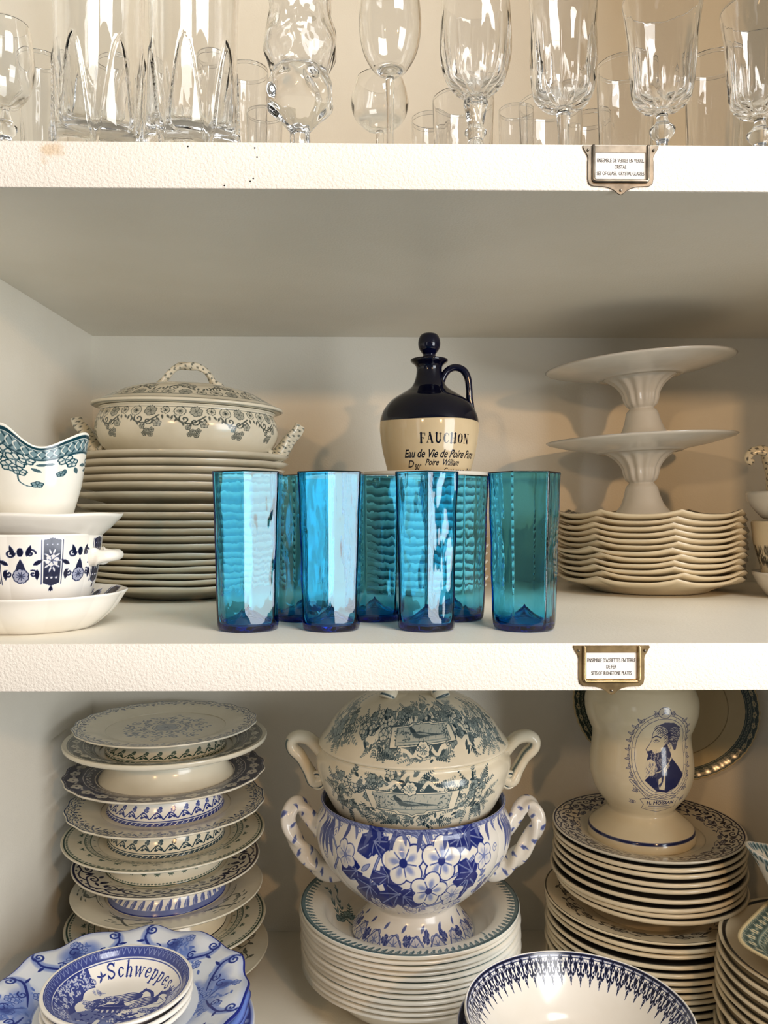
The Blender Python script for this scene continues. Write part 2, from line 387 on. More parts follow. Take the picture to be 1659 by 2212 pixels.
# lettering -------------------------------------------------------------
def font_tris(txt, shear=0.0, cond=1.0, off=0.0):
    cu = bpy.data.curves.new('lettering', 'FONT'); cu.body = txt; cu.size = 1.0; cu.shear = shear; cu.resolution_u = 3; cu.offset = off
    o = bpy.data.objects.new('lettering', cu); COL.objects.link(o)
    me = bpy.data.meshes.new_from_object(o.evaluated_get(bpy.context.evaluated_depsgraph_get())); me.calc_loop_triangles()
    co = np.array([v.co[:2] for v in me.vertices]); tr = [tuple(t.vertices) for t in me.loop_triangles]
    bpy.data.objects.remove(o); bpy.data.meshes.remove(me); bpy.data.curves.remove(cu)
    co[:, 0] *= cond
    return co, tr
def ink_text(c, txt, x, y, h, shear=0.0, cond=1.0, v=1.0, slope=0.0, width=None, bold=0.0):
    co, tr = font_tris(txt, shear, cond); w = co[:, 0].max() - co[:, 0].min(); k = h / 0.7
    kx = k if width is None else width / w
    P = np.stack([(co[:, 0] - co[:, 0].min() - w / 2) * kx + x, co[:, 1] * k + y], -1); P[:, 1] += (P[:, 0] - x) * slope
    for t in tr: c.poly(P[list(t)], v)
    if bold:
        for t in tr: c.stroke(P[[t[0], t[1], t[2], t[0]]], bold, v)
SER = {  # serif glyphs as strokes: (points, width); advance
 'F': ([([(.18, 0), (.18, 1)], .2), ([(.02, .97), (.7, .97), (.7, .74)], .07), ([(.18, .52), (.5, .52), (.5, .4)], .07), ([(.0, .03), (.4, .03)], .06)], .82),
 'A': ([([(.08, .02), (.4, 1)], .07), ([(.4, 1), (.72, .02)], .2), ([(.2, .36), (.56, .36)], .06), ([(-.05, .03), (.22, .03)], .06), ([(.55, .03), (.92, .03)], .06)], .98),
 'U': ([([(.2, 1), (.2, .3), (.28, .1), (.46, .03), (.62, .1), (.7, .3)], .18), ([(.7, .3), (.7, 1)], .07), ([(.02, .97), (.38, .97)], .06), ([(.56, .97), (.86, .97)], .06)], 1.0),
 'C': ([([(.74, .78), (.6, .95), (.42, .99), (.22, .86), (.13, .5), (.22, .14), (.42, .01), (.62, .06), (.76, .24)], .07), ([(.24, .84), (.15, .5), (.24, .16)], .2), ([(.75, .97), (.75, .7)], .06)], .88),
 'H': ([([(.18, 0), (.18, 1)], .2), ([(.72, 0), (.72, 1)], .2), ([(.18, .52), (.72, .52)], .07), ([(.0, .03), (.36, .03)], .06), ([(.54, .03), (.9, .03)], .06), ([(.0, .97), (.36, .97)], .06), ([(.54, .97), (.9, .97)], .06)], 1.02),
 'O': ([([(.45, .98), (.22, .84), (.14, .5), (.22, .16), (.45, .02), (.68, .16), (.76, .5), (.68, .84), (.45, .98)], .08), ([(.21, .8), (.15, .5), (.21, .2)], .2), ([(.69, .8), (.75, .5), (.69, .2)], .2)], .96),
 'N': ([([(.14, .02), (.14, 1)], .07), ([(.16, .95), (.74, .05)], .2), ([(.76, 0), (.76, 1)], .07), ([(.0, .03), (.3, .03)], .06), ([(-.02, .97), (.24, .97)], .06), ([(.6, .97), (.92, .97)], .06)], 1.0),
 'S': ([([(.56, .8), (.46, .95), (.28, .97), (.12, .84), (.14, .64), (.34, .52), (.54, .38), (.58, .2), (.44, .04), (.24, .02), (.08, .2)], .12), ([(.6, .98), (.58, .74)], .06), ([(.06, .0), (.07, .26)], .06)], .78),
 'c': ([([(.44, .52), (.3, .63), (.14, .55), (.08, .32), (.16, .08), (.32, .02), (.48, .14)], .09), ([(.12, .46), (.1, .3), (.15, .14)], .14)], .6),
 'h': ([([(.14, 0), (.14, 1)], .14), ([(.14, .46), (.28, .62), (.42, .58), (.46, .4)], .08), ([(.46, .42), (.46, 0)], .14), ([(.02, .02), (.26, .02)], .05), ([(.34, .02), (.58, .02)], .05), ([(.02, .97), (.14, .99)], .05)], .68),
 'w': ([([(.08, .62), (.24, .03)], .13), ([(.24, .03), (.42, .6)], .06), ([(.42, .62), (.58, .03)], .13), ([(.58, .03), (.74, .6)], .06), ([(.0, .62), (.2, .62)], .05), ([(.64, .62), (.84, .62)], .05)], .9),
 'e': ([([(.1, .36), (.46, .36), (.42, .56), (.28, .63), (.14, .54), (.08, .32), (.16, .08), (.32, .02), (.48, .14)], .08), ([(.12, .46), (.1, .3), (.15, .14)], .14)], .62),
 'p': ([([(.14, -.34), (.14, .62)], .14), ([(.14, .48), (.28, .62), (.44, .56), (.5, .32), (.44, .08), (.28, .01), (.14, .12)], .08), ([(.48, .46), (.5, .32), (.47, .16)], .14), ([(.02, -.34), (.28, -.34)], .05), ([(.02, .6), (.14, .6)], .05)], .68),
 's': ([([(.4, .5), (.3, .62), (.14, .58), (.1, .44), (.26, .33), (.4, .2), (.34, .05), (.18, .01), (.06, .14)], .1), ([(.42, .62), (.41, .46)], .05)], .54)}
def serif(c, txt, h, place, track=0.06):
    W = sum(SER[k][1] + track for k in txt); x = -W / 2
    for ch in txt:
        st, adv = SER[ch]
        for pts, w in st:
            p = catmull(pts, 16) if len(pts) > 3 else np.asarray(resample(pts, 4 * len(pts)))
            c.stroke(np.array([place((x + a) * h, b * h) for a, b in p]), w * h, 1.0)
        x += adv + track

# ------------------------------------------------------------------ the shelving unit
ZUT, ZUB, ZMT, ZMB, ZLT, DEP, XL, XR = 0.2423, 0.2117, -0.0892, -0.1206, -0.5200, 0.4702, -0.3428, 0.53
unit = empty('shelf_unit', (0, 0, -0.56), 'white painted built-in shelf unit holding all the crockery and glassware', 'shelf unit')
def up(o): o.location.z += 0.56; return o
up(box('back_panel', XL - 0.02, XR + 0.02, DEP, DEP + 0.02, -0.56, 0.72, M['board'], unit))
up(box('side_panel', XL - 0.02, XL, -0.0, DEP, -0.56, 0.72, M['board'], unit))
up(box('side_panel', XR, XR + 0.02, -0.0, DEP, -0.56, 0.72, M['board'], unit))
def shelf(z0, z1):
    s = up(box('shelf', XL + 0.0002, XR - 0.0002, 0.0012, DEP - 0.0002, z0, z1, M['board'], unit))
    box('front_edge', XL + 0.0002, XR - 0.0002, -0.0006, 0.0012, z0, z1, M['edge'], s, 0.0006)
    return s
shelf_top = shelf(0.66, 0.69); shelf_u = shelf(ZUB, ZUT); shelf_m = shelf(ZMB, ZMT); shelf_l = shelf(ZLT - 0.031, ZLT)
for (px, pz) in ((-0.122, 0.2393), (-0.078, 0.2386), (-0.0765, 0.2325), (-0.098, 0.2137), (-0.079, 0.2185), (-0.081, 0.2165)):
    me = grid_mesh('nail_hole', np.array([[[math.cos(a) * 0.0006, 0, math.sin(a) * 0.0006] for a in np.linspace(0, 2 * PI, 10, endpoint=False)], [[math.cos(a) * 0.0003, -0.0001, math.sin(a) * 0.0003] for a in np.linspace(0, 2 * PI, 10, endpoint=False)]]), True, None, False, True)
    link('nail_hole', me, M['hole'], shelf_u, (px, -0.00065, pz))

# ------------------------------------------------------------------ label holders
def label_holder(x, ztop, w, mat, lines, label, sizes):
    root = empty('label_holder', (x, -0.0007, ztop), label, 'label holder', 'metal label holders on the shelf edges')
    W, Hh = w / 2, 0.0275
    def outline():
        h = [(-W, 0), (-W, -.0015), (-W + .0015, -.004), (-W + .0030, -.0065), (-W + .0036, -.0088), (-.0220, -.0100), (-.0220, -.0222), (-.0213, -.0253), (-.0190, -.0270), (-.0105, -.0275), (-.0070, -.0284), (-.0040, -.0300), (-.0018, -.0320), (0, -.0328)]
        return h + [(-a, b) for a, b in h[::-1][1:]]
    O = resample(outline() + [outline()[0]], 161)[:-1]
    ix0, ix1, iz0, iz1 = -.0168, .0168, -.0222, -.0046
    a = np.arctan2(O[:, 1] - (iz0 + iz1) / 2, O[:, 0])
    cz = (iz0 + iz1) / 2; hx, hz = ix1, (iz1 - iz0) / 2
    k = 1 / np.maximum(np.abs(np.cos(a)) / hx, np.abs(np.sin(a)) / hz); I = np.stack([k * np.cos(a), cz + k * np.sin(a)], -1)
    t = 0.0008
    rows = [np.stack([p[:, 0], np.full(len(p), y), p[:, 1]], -1) for p, y in ((O, 0), (O, -t * .7), (O * 0.985 + [0, cz * .015], -t), (I, -t), (I, 0))]
    link('plate', grid_mesh('plate', np.array(rows)[:, ::-1], True), mat, root)
    for p in root.children[0].data.polygons: p.use_smooth = False
    bx, bz = .0183, -.0238
    tube('rim_bead', [(-bx, -.0012, -.0001), (-bx, -.0014, bz * .5), (-bx, -.0014, bz + .002), (-bx + .0006, -.0014, bz + .0006), (-bx + .002, -.0014, bz), (0, -.0014, bz), (bx - .002, -.0014, bz), (bx - .0006, -.0014, bz + .0006), (bx, -.0014, bz + .002), (bx, -.0014, bz * .5), (bx, -.0012, -.0001)], [.0011, .0011], mat, root, 10, 90)
    for (a, b) in ((-W + .0034, -.0032), (W - .0034, -.0032), (0, -.0298)):
        lathe('pin', [(0.0009, 0), (0.0009, .0006), (0.0006, .0011), (0, .0013)], 8, 14, M['steel'], root, loc=(a, -0.0006, b), rot=(PI / 2, 0, 0))
    c = box('card', ix0 - .001, ix1 + .001, -0.0003, -0.0001, iz0 - .001, iz1 + .001, M['card'], root)
    for i, tx in enumerate(lines):
        co, tr = font_tris(tx); wd = co[:, 0].max() - co[:, 0].min(); co[:, 0] = (co[:, 0] - co[:, 0].min() - wd / 2) * sizes[i] / wd; co[:, 1] *= 0.0025 / .7
        z = -.0110 - i * 0.0043
        me = bpy.data.meshes.new('lettering'); nv = len(co); me.from_pydata([(p[0] - .00006, -0.00036, z + p[1]) for p in co] + [(p[0] + .00006, -0.00038, z + p[1]) for p in co], [], list(tr) + [tuple(v + nv for v in t_) for t_ in tr]); link('lettering', me, M['print'], c)
    return root
label_holder(0.1645, ZUT - 0.0008, 0.0505, M['steel'], ['ENSEMBLE DE VERRES EN VERRE,', 'CRISTAL', 'SET OF GLASS,  CRYSTAL GLASSES'], 'tarnished nickel label holder on the upper shelf edge, card about crystal glasses', (.0312, .0077, .0316))
label_holder(0.1590, ZMT - 0.0014, 0.0510, M['brass'], ["ENSEMBLE D'ASSIETTES EN TERRE", 'DE FER', 'SETS OF IRONSTONE PLATES'], 'worn brass label holder on the middle shelf edge, card about ironstone plates', (.0322, .0066, .0268))

# ------------------------------------------------------------------ generic crockery profiles
def plate_prof(R, h, t=0.0036, well=0.60, foot=0.56):
    return [(0, .0022), (foot * R - .003, .0022), (foot * R, 0), (foot * R + .003, 0), (well * R + .004, .0028), (.76 * R, .42 * h), (.93 * R, h - t - .002), (.985 * R, h - t * .75), (R, h - t * .35), (.992 * R, h), (.97 * R, h - .0006), (.78 * R, .50 * h + t * .9), (well * R + .001, t + .0030), (well * R - .006, t + .0015), (0, t + .0012)]
def scallop(n, a, r0, za=0.0, sharp=1.0, ph=0.0):
    def f(th, r, z):
        w = np.clip((r - r0 * 0.55) / (r0 * 0.45), 0, 1) ** 2
        c = np.abs(np.cos(n * (th + ph) / 2)) ** sharp if sharp != 1.0 else (0.5 + 0.5 * np.cos(n * (th + ph)))
        return r * (1 + a * w * (c - 0.5)), z + za * w * (c - 0.5)
    return f
ORD = ['top', 'second', 'third', 'fourth', 'fifth', 'sixth', 'seventh', 'eighth', 'ninth', 'tenth', 'eleventh', 'twelfth', 'thirteenth', 'fourteenth', 'fifteenth', 'sixteenth', 'seventeenth', 'eighteenth', 'nineteenth', 'twentieth', 'twenty-first', 'twenty-second', 'twenty-third']
def stack(name, cat, x, y, ztop, zbase, n, make, top_make, adj, where, group, heights=None, seed=1, jit=0.0012, top_label=None, rotstep=0.7):
    """n plates between zbase (foot of the lowest) and ztop (rim of the top one)"""
    rnd = random.Random(seed); out = []
    top = top_make() if top_make else None; low = make()
    H = low['h']; zs = heights or list(np.linspace(ztop - H, zbase, n))
    for i in range(n):
        lb = '%s, %s in %s' % (adj, ('lowest' if i == n - 1 else ORD[i] + ('most' if i == 0 else ' from the top')), where)
        if i == 0 and top_label: lb = top_label
        lx, ly = (x, y) if i == 0 else (x + rnd.uniform(-jit, jit), y + rnd.uniform(-jit, jit))
        rz = 0 if i == 0 else rnd.uniform(-rotstep, rotstep)
        src = top if (i == 0 and top is not None) else low
        me = src['me']; o = link(name, me, src['mat'], None, (lx, ly, zs[i]), (0, 0, rz)); tag(o, lb, cat, group); out.append(o)
    if top is None: pass
    return out
def pl(R, h, mat, nr, nc, ink=None, mod=None, **k):
    mod_me = lathe('plate', plate_prof(R, h, **k), nr, nc, mat, None, ink, mod, mesh_only=True, wt=('top', 3.0) if nr >= 80 else None, dens=(lambda r, z: 1.0 if r > .5 * R else .3) if nr >= 80 else None)
    return dict(me=mod_me, mat=mat, h=h)

# border tiles ------------------------------------------------------------
def f_scroll(c):
    c.stroke([(0, .95), (1, .95)], .07)
    for sx, d in ((.25, 1), (.75, -1)):
        c.spiral(sx, .5, .2, PI / 2, 1.4, .045, 1, d); c.leaf(sx, .3, -PI / 2 - d * .5, .24, .1); c.leaf(sx + d * .15, .55, d * .5, .2, .09)
    c.curve([(.25, .7), (.5, .82), (.75, .7)], .04); c.curve([(.75, .7), (1, .82), (1.25, .7)], .04)
    for k in range(7): c.disc(.07 + k * .143, .82 + .04 * (k % 2), .03, None, .9)
    c.leaf(.5, .5, -PI / 2, .34, .13); c.leaf(.0, .62, -PI / 2, .3, .12); c.disc(.5, .1, .035)
def f_dark(c):
    c.poly([(0, .02), (1, .02), (1, 1), (0, 1)], .88)
    c.stroke([(0, .08), (1, .08)], .04, .1); c.stroke([(0, .42), (1, .42)], .03, .15); c.stroke([(0, .0), (1, .0)], .04, 1)
    for x in (.25, .75): c.bloom(x, .7, .16, 5, .12, None, .9); c.leaf(x + .14, .62, .6, .16, .08, .2); c.leaf(x - .14, .62, PI - .6, .16, .08, .2)
    for k in range(4):
        x = k / 4 + .1; c.spiral(x, .25, .09, 0, 1, .03, .12); c.leaf(x + .08, .28, .9, .12, .06, .15)
    for k in range(10): c.disc(k / 10, .95, .025, None, .2)
def f_key(c):
    c.stroke([(0, .95), (1, .95)], .05)
    for k in range(8): c.disc(k / 8 + .05, .87, .045, .03, .75)
    c.stroke([(0, .36), (1, .36)], .035, .8); c.stroke([(0, .2), (1, .2)], .035, .8)
    for k in range(6): c.stroke([(k / 6 + .02, .24), (k / 6 + .02, .32), (k / 6 + .1, .32), (k / 6 + .1, .25), (k / 6 + .06, .25)], .02, .8)
    for x in (.2, .7):
        c.curve([(x - .1, .44), (x, .52), (x + .1, .45)], .025, .8)
        for a in (.4, 1.2, 2.0, 2.8): c.leaf(x, .46, a, .13, .05, .85)
        c.leaf(x + .25, .14, -1.2, .1, .04, .8); c.leaf(x + .25, .14, -1.9, .1, .04, .8)
def f_sprig(c):
    c.curve([(.05, .35), (.25, .6), (.45, .45), (.7, .7), (.9, .5)], .025, .9)
    for x, y, a in ((.2, .55, 1.9), (.3, .55, .4), (.45, .45, -1), (.6, .6, 2.1), (.7, .7, .8), (.82, .6, -.4), (.9, .5, .1), (.1, .4, -.9)): c.leaf(x, y, a, .17, .08, .8)
    c.bloom(.48, .62, .13, 5, .25, .02, .9); c.bloom(.78, .42, .1, 5, .3, .02, .9); c.disc(.33, .38, .05, None, .6)
    c.curve([(.3, .3), (.5, .2), (.62, .32)], .02, .7)
def f_lamb(c):
    c.stroke([(0, .95), (1, .95)], .09); c.stroke([(0, .86), (1, .86)], .02)
    c.stroke([(.5, .88), (.5, .42)], .14); c.disc(.5, .42, .08, .05); c.disc(.5, .62, .11, .04)
    for sg in (1, -1):
        c.curve([(.5 + sg * .03, .46), (.5 + sg * .2, .36), (.5 + sg * .33, .42), (.5 + sg * .32, .52), (.5 + sg * .24, .5)], .085)
        c.curve([(.5 + sg * .04, .82), (.5 + sg * .16, .84), (.5 + sg * .2, .74), (.5 + sg * .12, .7)], .08)
        c.leaf(0 if sg < 0 else 1, .5, PI / 2 + sg * .7, .2, .1); 
    for x in (0, 1):
        for a in (PI / 2, PI / 2 + .6, PI / 2 - .6): c.leaf(x, .5, a, .34, .16)
        c.disc(x, .48, .05)
    c.poly([(.5, .38), (.38, .27), (.5, .0), (.62, .27)], 1.0); c.disc(.5, .25, .03, None, .25); c.stroke([(.5, .4), (.5, .3)], .03)
def f_vine(c):
    c.poly([(0, 0), (1, 0), (1, .12), (0, .12)], .95)
    for k in range(5): c.stroke([(k / 5, .02), (k / 5 + .1, .1)], .03, .1)
    c.stroke([(0, .17), (1, .17)], .03)
    c.curve([(0, .35), (.15, .5), (.3, .4), (.4, .26), (.5, .35), (.65, .5), (.8, .4), (.9, .26), (1, .35)], .04, n=60)
    for x in (.15, .65): c.spiral(x + .03, .38, .1, 1, 1.2, .03); c.ivy(x + .1, .55, 1.2, .2); c.leaf(x - .1, .3, .2, .16, .09); c.leaf(x + .2, .3, 2.6, .16, .09)
def f_jag(c):
    c.stroke([(0, .93), (1, .93)], .1)
    for k in range(3):
        x = k / 3 + .1; c.leaf(x, .88, -PI / 2 + .35, .62, .2, .8); c.leaf(x + .1, .9, -PI / 2 - .3, .35, .14, .6); c.stroke([(x, .88), (x + .12, .4)], .02, .15)
    c.poly([(0, .74), (1, .74), (1, .92), (0, .92)], .7)
def f_garland(c):  # dense flowers at the rim, hanging sprays below (y down to 0)
    for k in range(16): c.leaf(random.Random(k).random(), .82 + .1 * random.Random(k + 50).random(), random.Random(k + 9).random() * 6, .1, .04, .5)
    c.stroke([(0, .97), (1, .97)], .02, .8)
    c.bloom(.2, .84, .12, 11, .1, .012, 1); c.bloom(.55, .84, .13, 6, .35, .012, .8); c.bloom(.88, .86, .09, 8, .1, .012, 1)
    c.spiral(.3, .62, .12, 2.6, 1.2, .03, .95, 1); c.spiral(.52, .55, .1, .3, 1.2, .03, .95, -1); c.curve([(.08, .72), (.2, .56), (.42, .5), (.62, .62), (.75, .72)], .035, .9)
    for x, y, a in ((.15, .66, -2), (.25, .55, -1.2), (.44, .5, -1.8), (.6, .6, -.6), (.7, .66, -.9), (.05, .72, -1.8), (.82, .74, -1.4), (.92, .74, -1)): c.leaf(x, y, a, .13, .055, .85)
    c.bloom(.72, .5, .09, 5, .3, .01, .8); c.curve([(.36, .5), (.4, .36), (.5, .24)], .015, .8)
    for x, y in ((.38, .4), (.48, .3), (.56, .2), (.42, .22), (.6, .32)): c.bloom(x, y, .055, 5, .35, .01, .9)
    for a in (-.5, -1.2, -2, -2.7): c.leaf(.48, .26, a, .12, .045, .7)
def f_hatch(c):
    c.poly([(0, .1), (1, .1), (1, .9), (0, .9)], .35)
    for k in range(4): c.stroke([(k / 4, .1), (k / 4 + .12, .9)], .09, 1)
    c.stroke([(0, .95), (1, .95)], .08); c.stroke([(0, .05), (1, .05)], .08)
T = {k: tile(f, 260) for k, f in dict(scroll=f_scroll, dark=f_dark, key=f_key, sprig=f_sprig, lamb=f_lamb, vine=f_vine, jag=f_jag, hatch=f_hatch).items()}
T['garland'] = tile(f_garland, 420)

# =================================================================== MIDDLE SHELF
# ---- tall stack of cream plates, left
SL = (-0.197, 0.318)
def mk_plain(R=0.106, h=0.017, mat='cream', nr=40, nc=160, **k): return lambda: pl(R, h, M[mat], nr, nc, **k)
zs = []; z = 0.0558 - 0.017
gaps = [.0085, .0082, .0082, .0078, .0100, .0125, .0085, .0088, .0080, .0080, .0078, .0098, .0070, .0070, .0072, .0066, .0072]
zs = [z]
for g in gaps: z -= g * 0.9; zs.append(z)
k_ = (zs[0] - ZMT) / (zs[0] - zs[-1]); zs = [zs[0] - (zs[0] - q) * k_ for q in zs]
wob = scallop(8, 0.012, 0.1, 0.0008)
rnd = random.Random(5)
mA, mB = pl(0.1075, .017, M['cream'], 40, 160), pl(0.105, .017, M['cream'], 40, 200, mod=wob)
for i, zz in enumerate(zs):
    src = mA if i < 12 else mB; R = (0.1085, .1075, .1060, .1075, .1080, .1085, .1065, .1060, .105, .105, .1045, .1045, .1015, .1015, .100, .100, .099, .099)[i] / (0.1075 if i < 12 else .105)
    o = link('dinner_plate', src['me'], src['mat'], None, (SL[0] + rnd.uniform(-.001, .001), SL[1] + rnd.uniform(-.001, .001), zz), (0, 0, rnd.uniform(-.5, .5))); o.scale = (R, R, 1)
    tag(o, 'plain cream dinner plate, %s in the stack under the grey lidded dish' % ('lowest' if i == 17 else ORD[i] + ('most' if i == 0 else ' from the top')), 'plate', 'cream dinner plates in the tall left stack')

# ---- grey flowered oval tureen with lid
TZ = 0.0440; tur = empty('covered_vegetable_dish', (SL[0] + 0.003, SL[1], TZ), 'oval lidded dish with grey flower garland, on the tall cream plate stack', 'tureen', rot=(0, math.radians(1.6), 0))
gar = band(T['garland'], 13, 0.020, 0.0555, 'z')
lathe('body', [(0, .001), (.045, .001), (.052, 0), (.058, .001), (.074, .008), (.088, .021), (.0935, .034), (.0925, .046), (.0885, .0545), (.0905, .0575), (.089, .058), (.086, .056), (.09, .034), (.07, .011), (.05, .004), (0, .004)], 150, 900, M['greygreen'], tur, ink=both(gar), sy=0.82, front=.75, dens=lambda r, z: 1.0 if r > .07 and z > .012 else .25, wt=('outer', 4.0))
lid = lathe('lid', [(.090, .0585), (.0965, .0590), (.0985, .0605), (.0975, .0625), (.092, .0645), (.080, .0705), (.066, .0775), (.048, .0825), (.030, .085), (0, .086)], 150, 900, M['greygreen'], tur, ink=both(band(T['garland'], 11, 0.048, 0.088, 'r', .3), ring(.0955, .0975, .5)), sy=0.82, front=.7, wt=('top', 3.0))
hin = lambda s, a: ((np.sin(s * 61 + a * 3) * np.sin(s * 23 - a * 2 + 1) > .62)).astype(float) * .85
tube('lid_handle', [(-.031, 0, .0830), (-.027, 0, .089), (-.019, 0, .0985), (-.010, 0, .1045), (0, 0, .1055), (.010, 0, .104), (.019, 0, .098), (.026, 0, .0885), (.033, 0, .0825)], [.0045, .0034, .003, .0036, .0042, .0034, .003, .0036, .005], M['greygreen'], lid, 14, 90, 1.2, hin, twist=6, lobes=3)
for sg in (-1, 1):
    tube('side_handle', [(sg * .084, 0, .014), (sg * .092, 0, .012), (sg * .099, 0, .020), (sg * .106, 0, .032), (sg * .113, 0, .040), (sg * .1165, 0, .047)], [.007, .0075, .0070, .0065, .0062, .0050], M['greygreen'], tur, 16, 60, 1.6, hin, lobes=3, twist=1)

# ---- stacked sauce boat, oval dish, cup and saucer at the far left
LX, LY = -0.2570, 0.082
def petal(n, a): return lambda th, r, z: (r * (1 + a * np.abs(np.sin(n * th / 2)) * np.clip(r / .05, 0, 1) ** 2), z)
def f_ornate(c):
    c.poly([(.36, .16), (.36, .96), (.5, 1.0), (.64, .96), (.64, .16), (.5, .10)], .96)
    c.bloom(.5, .58, .11, 6, .12, .012, .9)
    for k in range(10):
        a = k * .63; c.leaf(.5 + .05 * math.cos(a), .58 + .12 * math.sin(a), a, .11, .035, .1)
    for x in (.42, .5, .58): c.disc(x, .88, .012, None, .1); c.disc(x, .26, .02, None, .1)
    c.stroke([(.33, .14), (.33, .96)], .014); c.stroke([(.67, .14), (.67, .96)], .014)
    for x in (.0, 1.0):
        c.poly([(x - .08, .42), (x + .08, .42), (x + .05, .52), (x, .62), (x - .05, .52)], .96); c.bloom(x, .3, .12, 9, .3, .015, .9); c.disc(x, .74, .05, .08)
        for sg in (1, -1):
            c.spiral(x + sg * .16, .72, .08, 0, 1.2, .03, .96, sg); c.leaf(x + sg * .1, .66, PI / 2 - sg * .3, .22, .08); c.leaf(x + sg * .2, .5, PI / 2 - sg * 1.0, .18, .08); c.spiral(x + sg * .2, .34, .07, 2, 1.2, .028, .96, -sg); c.leaf(x + sg * .26, .42, -PI / 2, .2, .08)
    c.leaf(.5, .1, -PI / 2 - .35, .1, .035); c.leaf(.5, .1, -PI / 2, .12, .04); c.leaf(.5, .1, -PI / 2 + .35, .1, .035)
T['ornate'] = tile(f_ornate, 420)
sau = empty('saucer_plate', (LX, LY, ZMT), 'white scalloped saucer with navy pattern under the cup at far left', 'saucer'); sau.scale = (.89, .89, 1)
lathe('saucer_body', [(0, .002), (.042, .002), (.046, 0), (.05, .001), (.064, .012), (.0735, .0245), (.0755, .0262), (.0735, .0272), (.058, .016), (.046, .0075), (0, .0065)], 80, 420, M['white_navy'], sau, on_top(band(T['ornate'], 7, .040, .073, 'r')), petal(12, .02))
cup = empty('soup_cup', (LX + .001, LY, ZMT + .0066), 'white two-handled cup with navy panels, standing in the scalloped saucer at far left', 'cup'); cup.scale = (.89, .89, 1.07)
lathe('cup_body', [(0, .001), (.030, .001), (.034, 0), (.037, .002), (.045, .016), (.0505, .032), (.0530, .046), (.0545, .0575), (.0548, .0592), (.0535, .0592), (.050, .044), (.042, .016), (.030, .005), (0, .005)], 290, 760, M['white_navy'], cup, lambda th, r, z, top: np.where(r > .03, band(T['ornate'], 7, .022, .058, 'z', -.20)(th, r, z, top), 0) * (z > .0), petal(10, .018), front=.75, wt=('outer', 4.0))
tube('handle', [(.047, -.012, .043), (.058, -.012, .044), (.0655, -.009, .0445), (.0670, 0, .0445), (.0655, .009, .0445), (.058, .012, .044), (.047, .012, .043)], [.0042, .0042, .0042, .0042, .0042, .0042, .0042], M['white_navy'], cup, 12, 50, 1.6)
tube('handle', [(-.047, -.012, .043), (-.058, -.012, .044), (-.0655, -.009, .0445), (-.0670, 0, .0445), (-.0655, .009, .0445), (-.058, .012, .044), (-.047, .012, .043)], [.0042, .0042, .0042, .0042, .0042, .0042, .0042], M['white_navy'], cup, 12, 50, 1.6)
dish = lathe('relish_dish', [(0, .001), (.036, .001), (.041, 0), (.044, .001), (.052, .0085), (.062, .0165), (.0705, .0245), (.0715, .0262), (.0700, .0268), (.054, .0165), (.044, .007), (0, .006)], 50, 220, M['plainwhite'], None, None, scallop(6, .02, .07, .001), sy=.8, loc=(LX + .001, LY, ZMT + .0590)); dish.scale = (.91, .91, 1); tag(dish, 'plain white oval dish between the navy patterned cup and the sauce boat', 'dish')
def boat_mod(th, r, z):
    k = np.clip((z - .018) / .05, 0, 1) ** 2
    rise = .010 * np.exp(-((th + .28) / .42) ** 2) - .0045 * np.exp(-((th - .45) / .4) ** 2) + .006 * np.exp(-((th - 1.45) / .45) ** 2)
    return r * (1 + .10 * k * np.exp(-((th - 1.5) / .45) ** 2) + .02 * np.clip(1 - z / .02, 0, 1)), z + rise * k * 1.15
def f_boat(c):
    c.stroke([(0, .965), (1, .965)], .05); c.poly([(0, .74), (1, .74), (1, .93), (0, .93)], .55)
    for k in range(14): c.curve([(k / 14, .76), (k / 14 + .04, .84), (k / 14, .92)], .02, .95, n=8); c.curve([(k / 14 + .07, .92), (k / 14 + .03, .84), (k / 14 + .07, .76)], .014, .1, n=8)
    c.stroke([(0, .73), (1, .73)], .03, 1)
    for x, y, r in ((.15, .66, .085), (.27, .60, .09), (.2, .48, .07), (.36, .68, .07), (.30, .44, .06), (.08, .6, .06), (.72, .66, .07), (.8, .58, .06)): c.bloom(x, y, r, 5, .12, .014, .8)
    c.curve([(.28, .4), (.3, .26), (.4, .2), (.46, .3)], .014, .9); c.bloom(.46, .24, .05, 5, .4, .012, .9)
    for x, y, a in ((.1, .5, 3.6), (.02, .55, 3.4), (.4, .55, -.6), (.44, .62, .1), (.72, .5, -1.6), (.84, .5, -1.2), (.62, .62, 3.0)): c.leaf(x, y, a, .12, .06, .85)
    c.bloom(.68, .42, .04, 5, .4, .012, .9)
T['boat'] = tile(f_boat, 460)
sb = empty('sauce_boat', (LX - .0005, LY - .002, ZMT + .0655), 'white sauce boat with teal flower border and wavy rim, topmost at the far left', 'sauce boat'); sb.scale = (.80, .80, 1.08)
lathe('boat_body', [(0, .001), (.022, .001), (.025, 0), (.028, .003), (.037, .018), (.0435, .034), (.0465, .048), (.0480, .062), (.0488, .0672), (.0476, .0676), (.0455, .06), (.041, .034), (.024, .007), (0, .004)], 330, 800, M['white_teal'], sb, lambda th, r, z, top: np.where(~top, band(T['boat'], 3, .0300, .0672, 'z', .25)(th, r, z, top), 0), boat_mod, sy=.85, front=.75, wt=('outer', 4.0))
tube('handle', [(-.044, 0, .055), (-.054, 0, .063), (-.064, 0, .060), (-.066, 0, .045), (-.058, 0, .030), (-.040, 0, .024)], [.003, .003, .0034, .003, .003, .004], M['white_teal'], sb, 10, 50, 1.3)

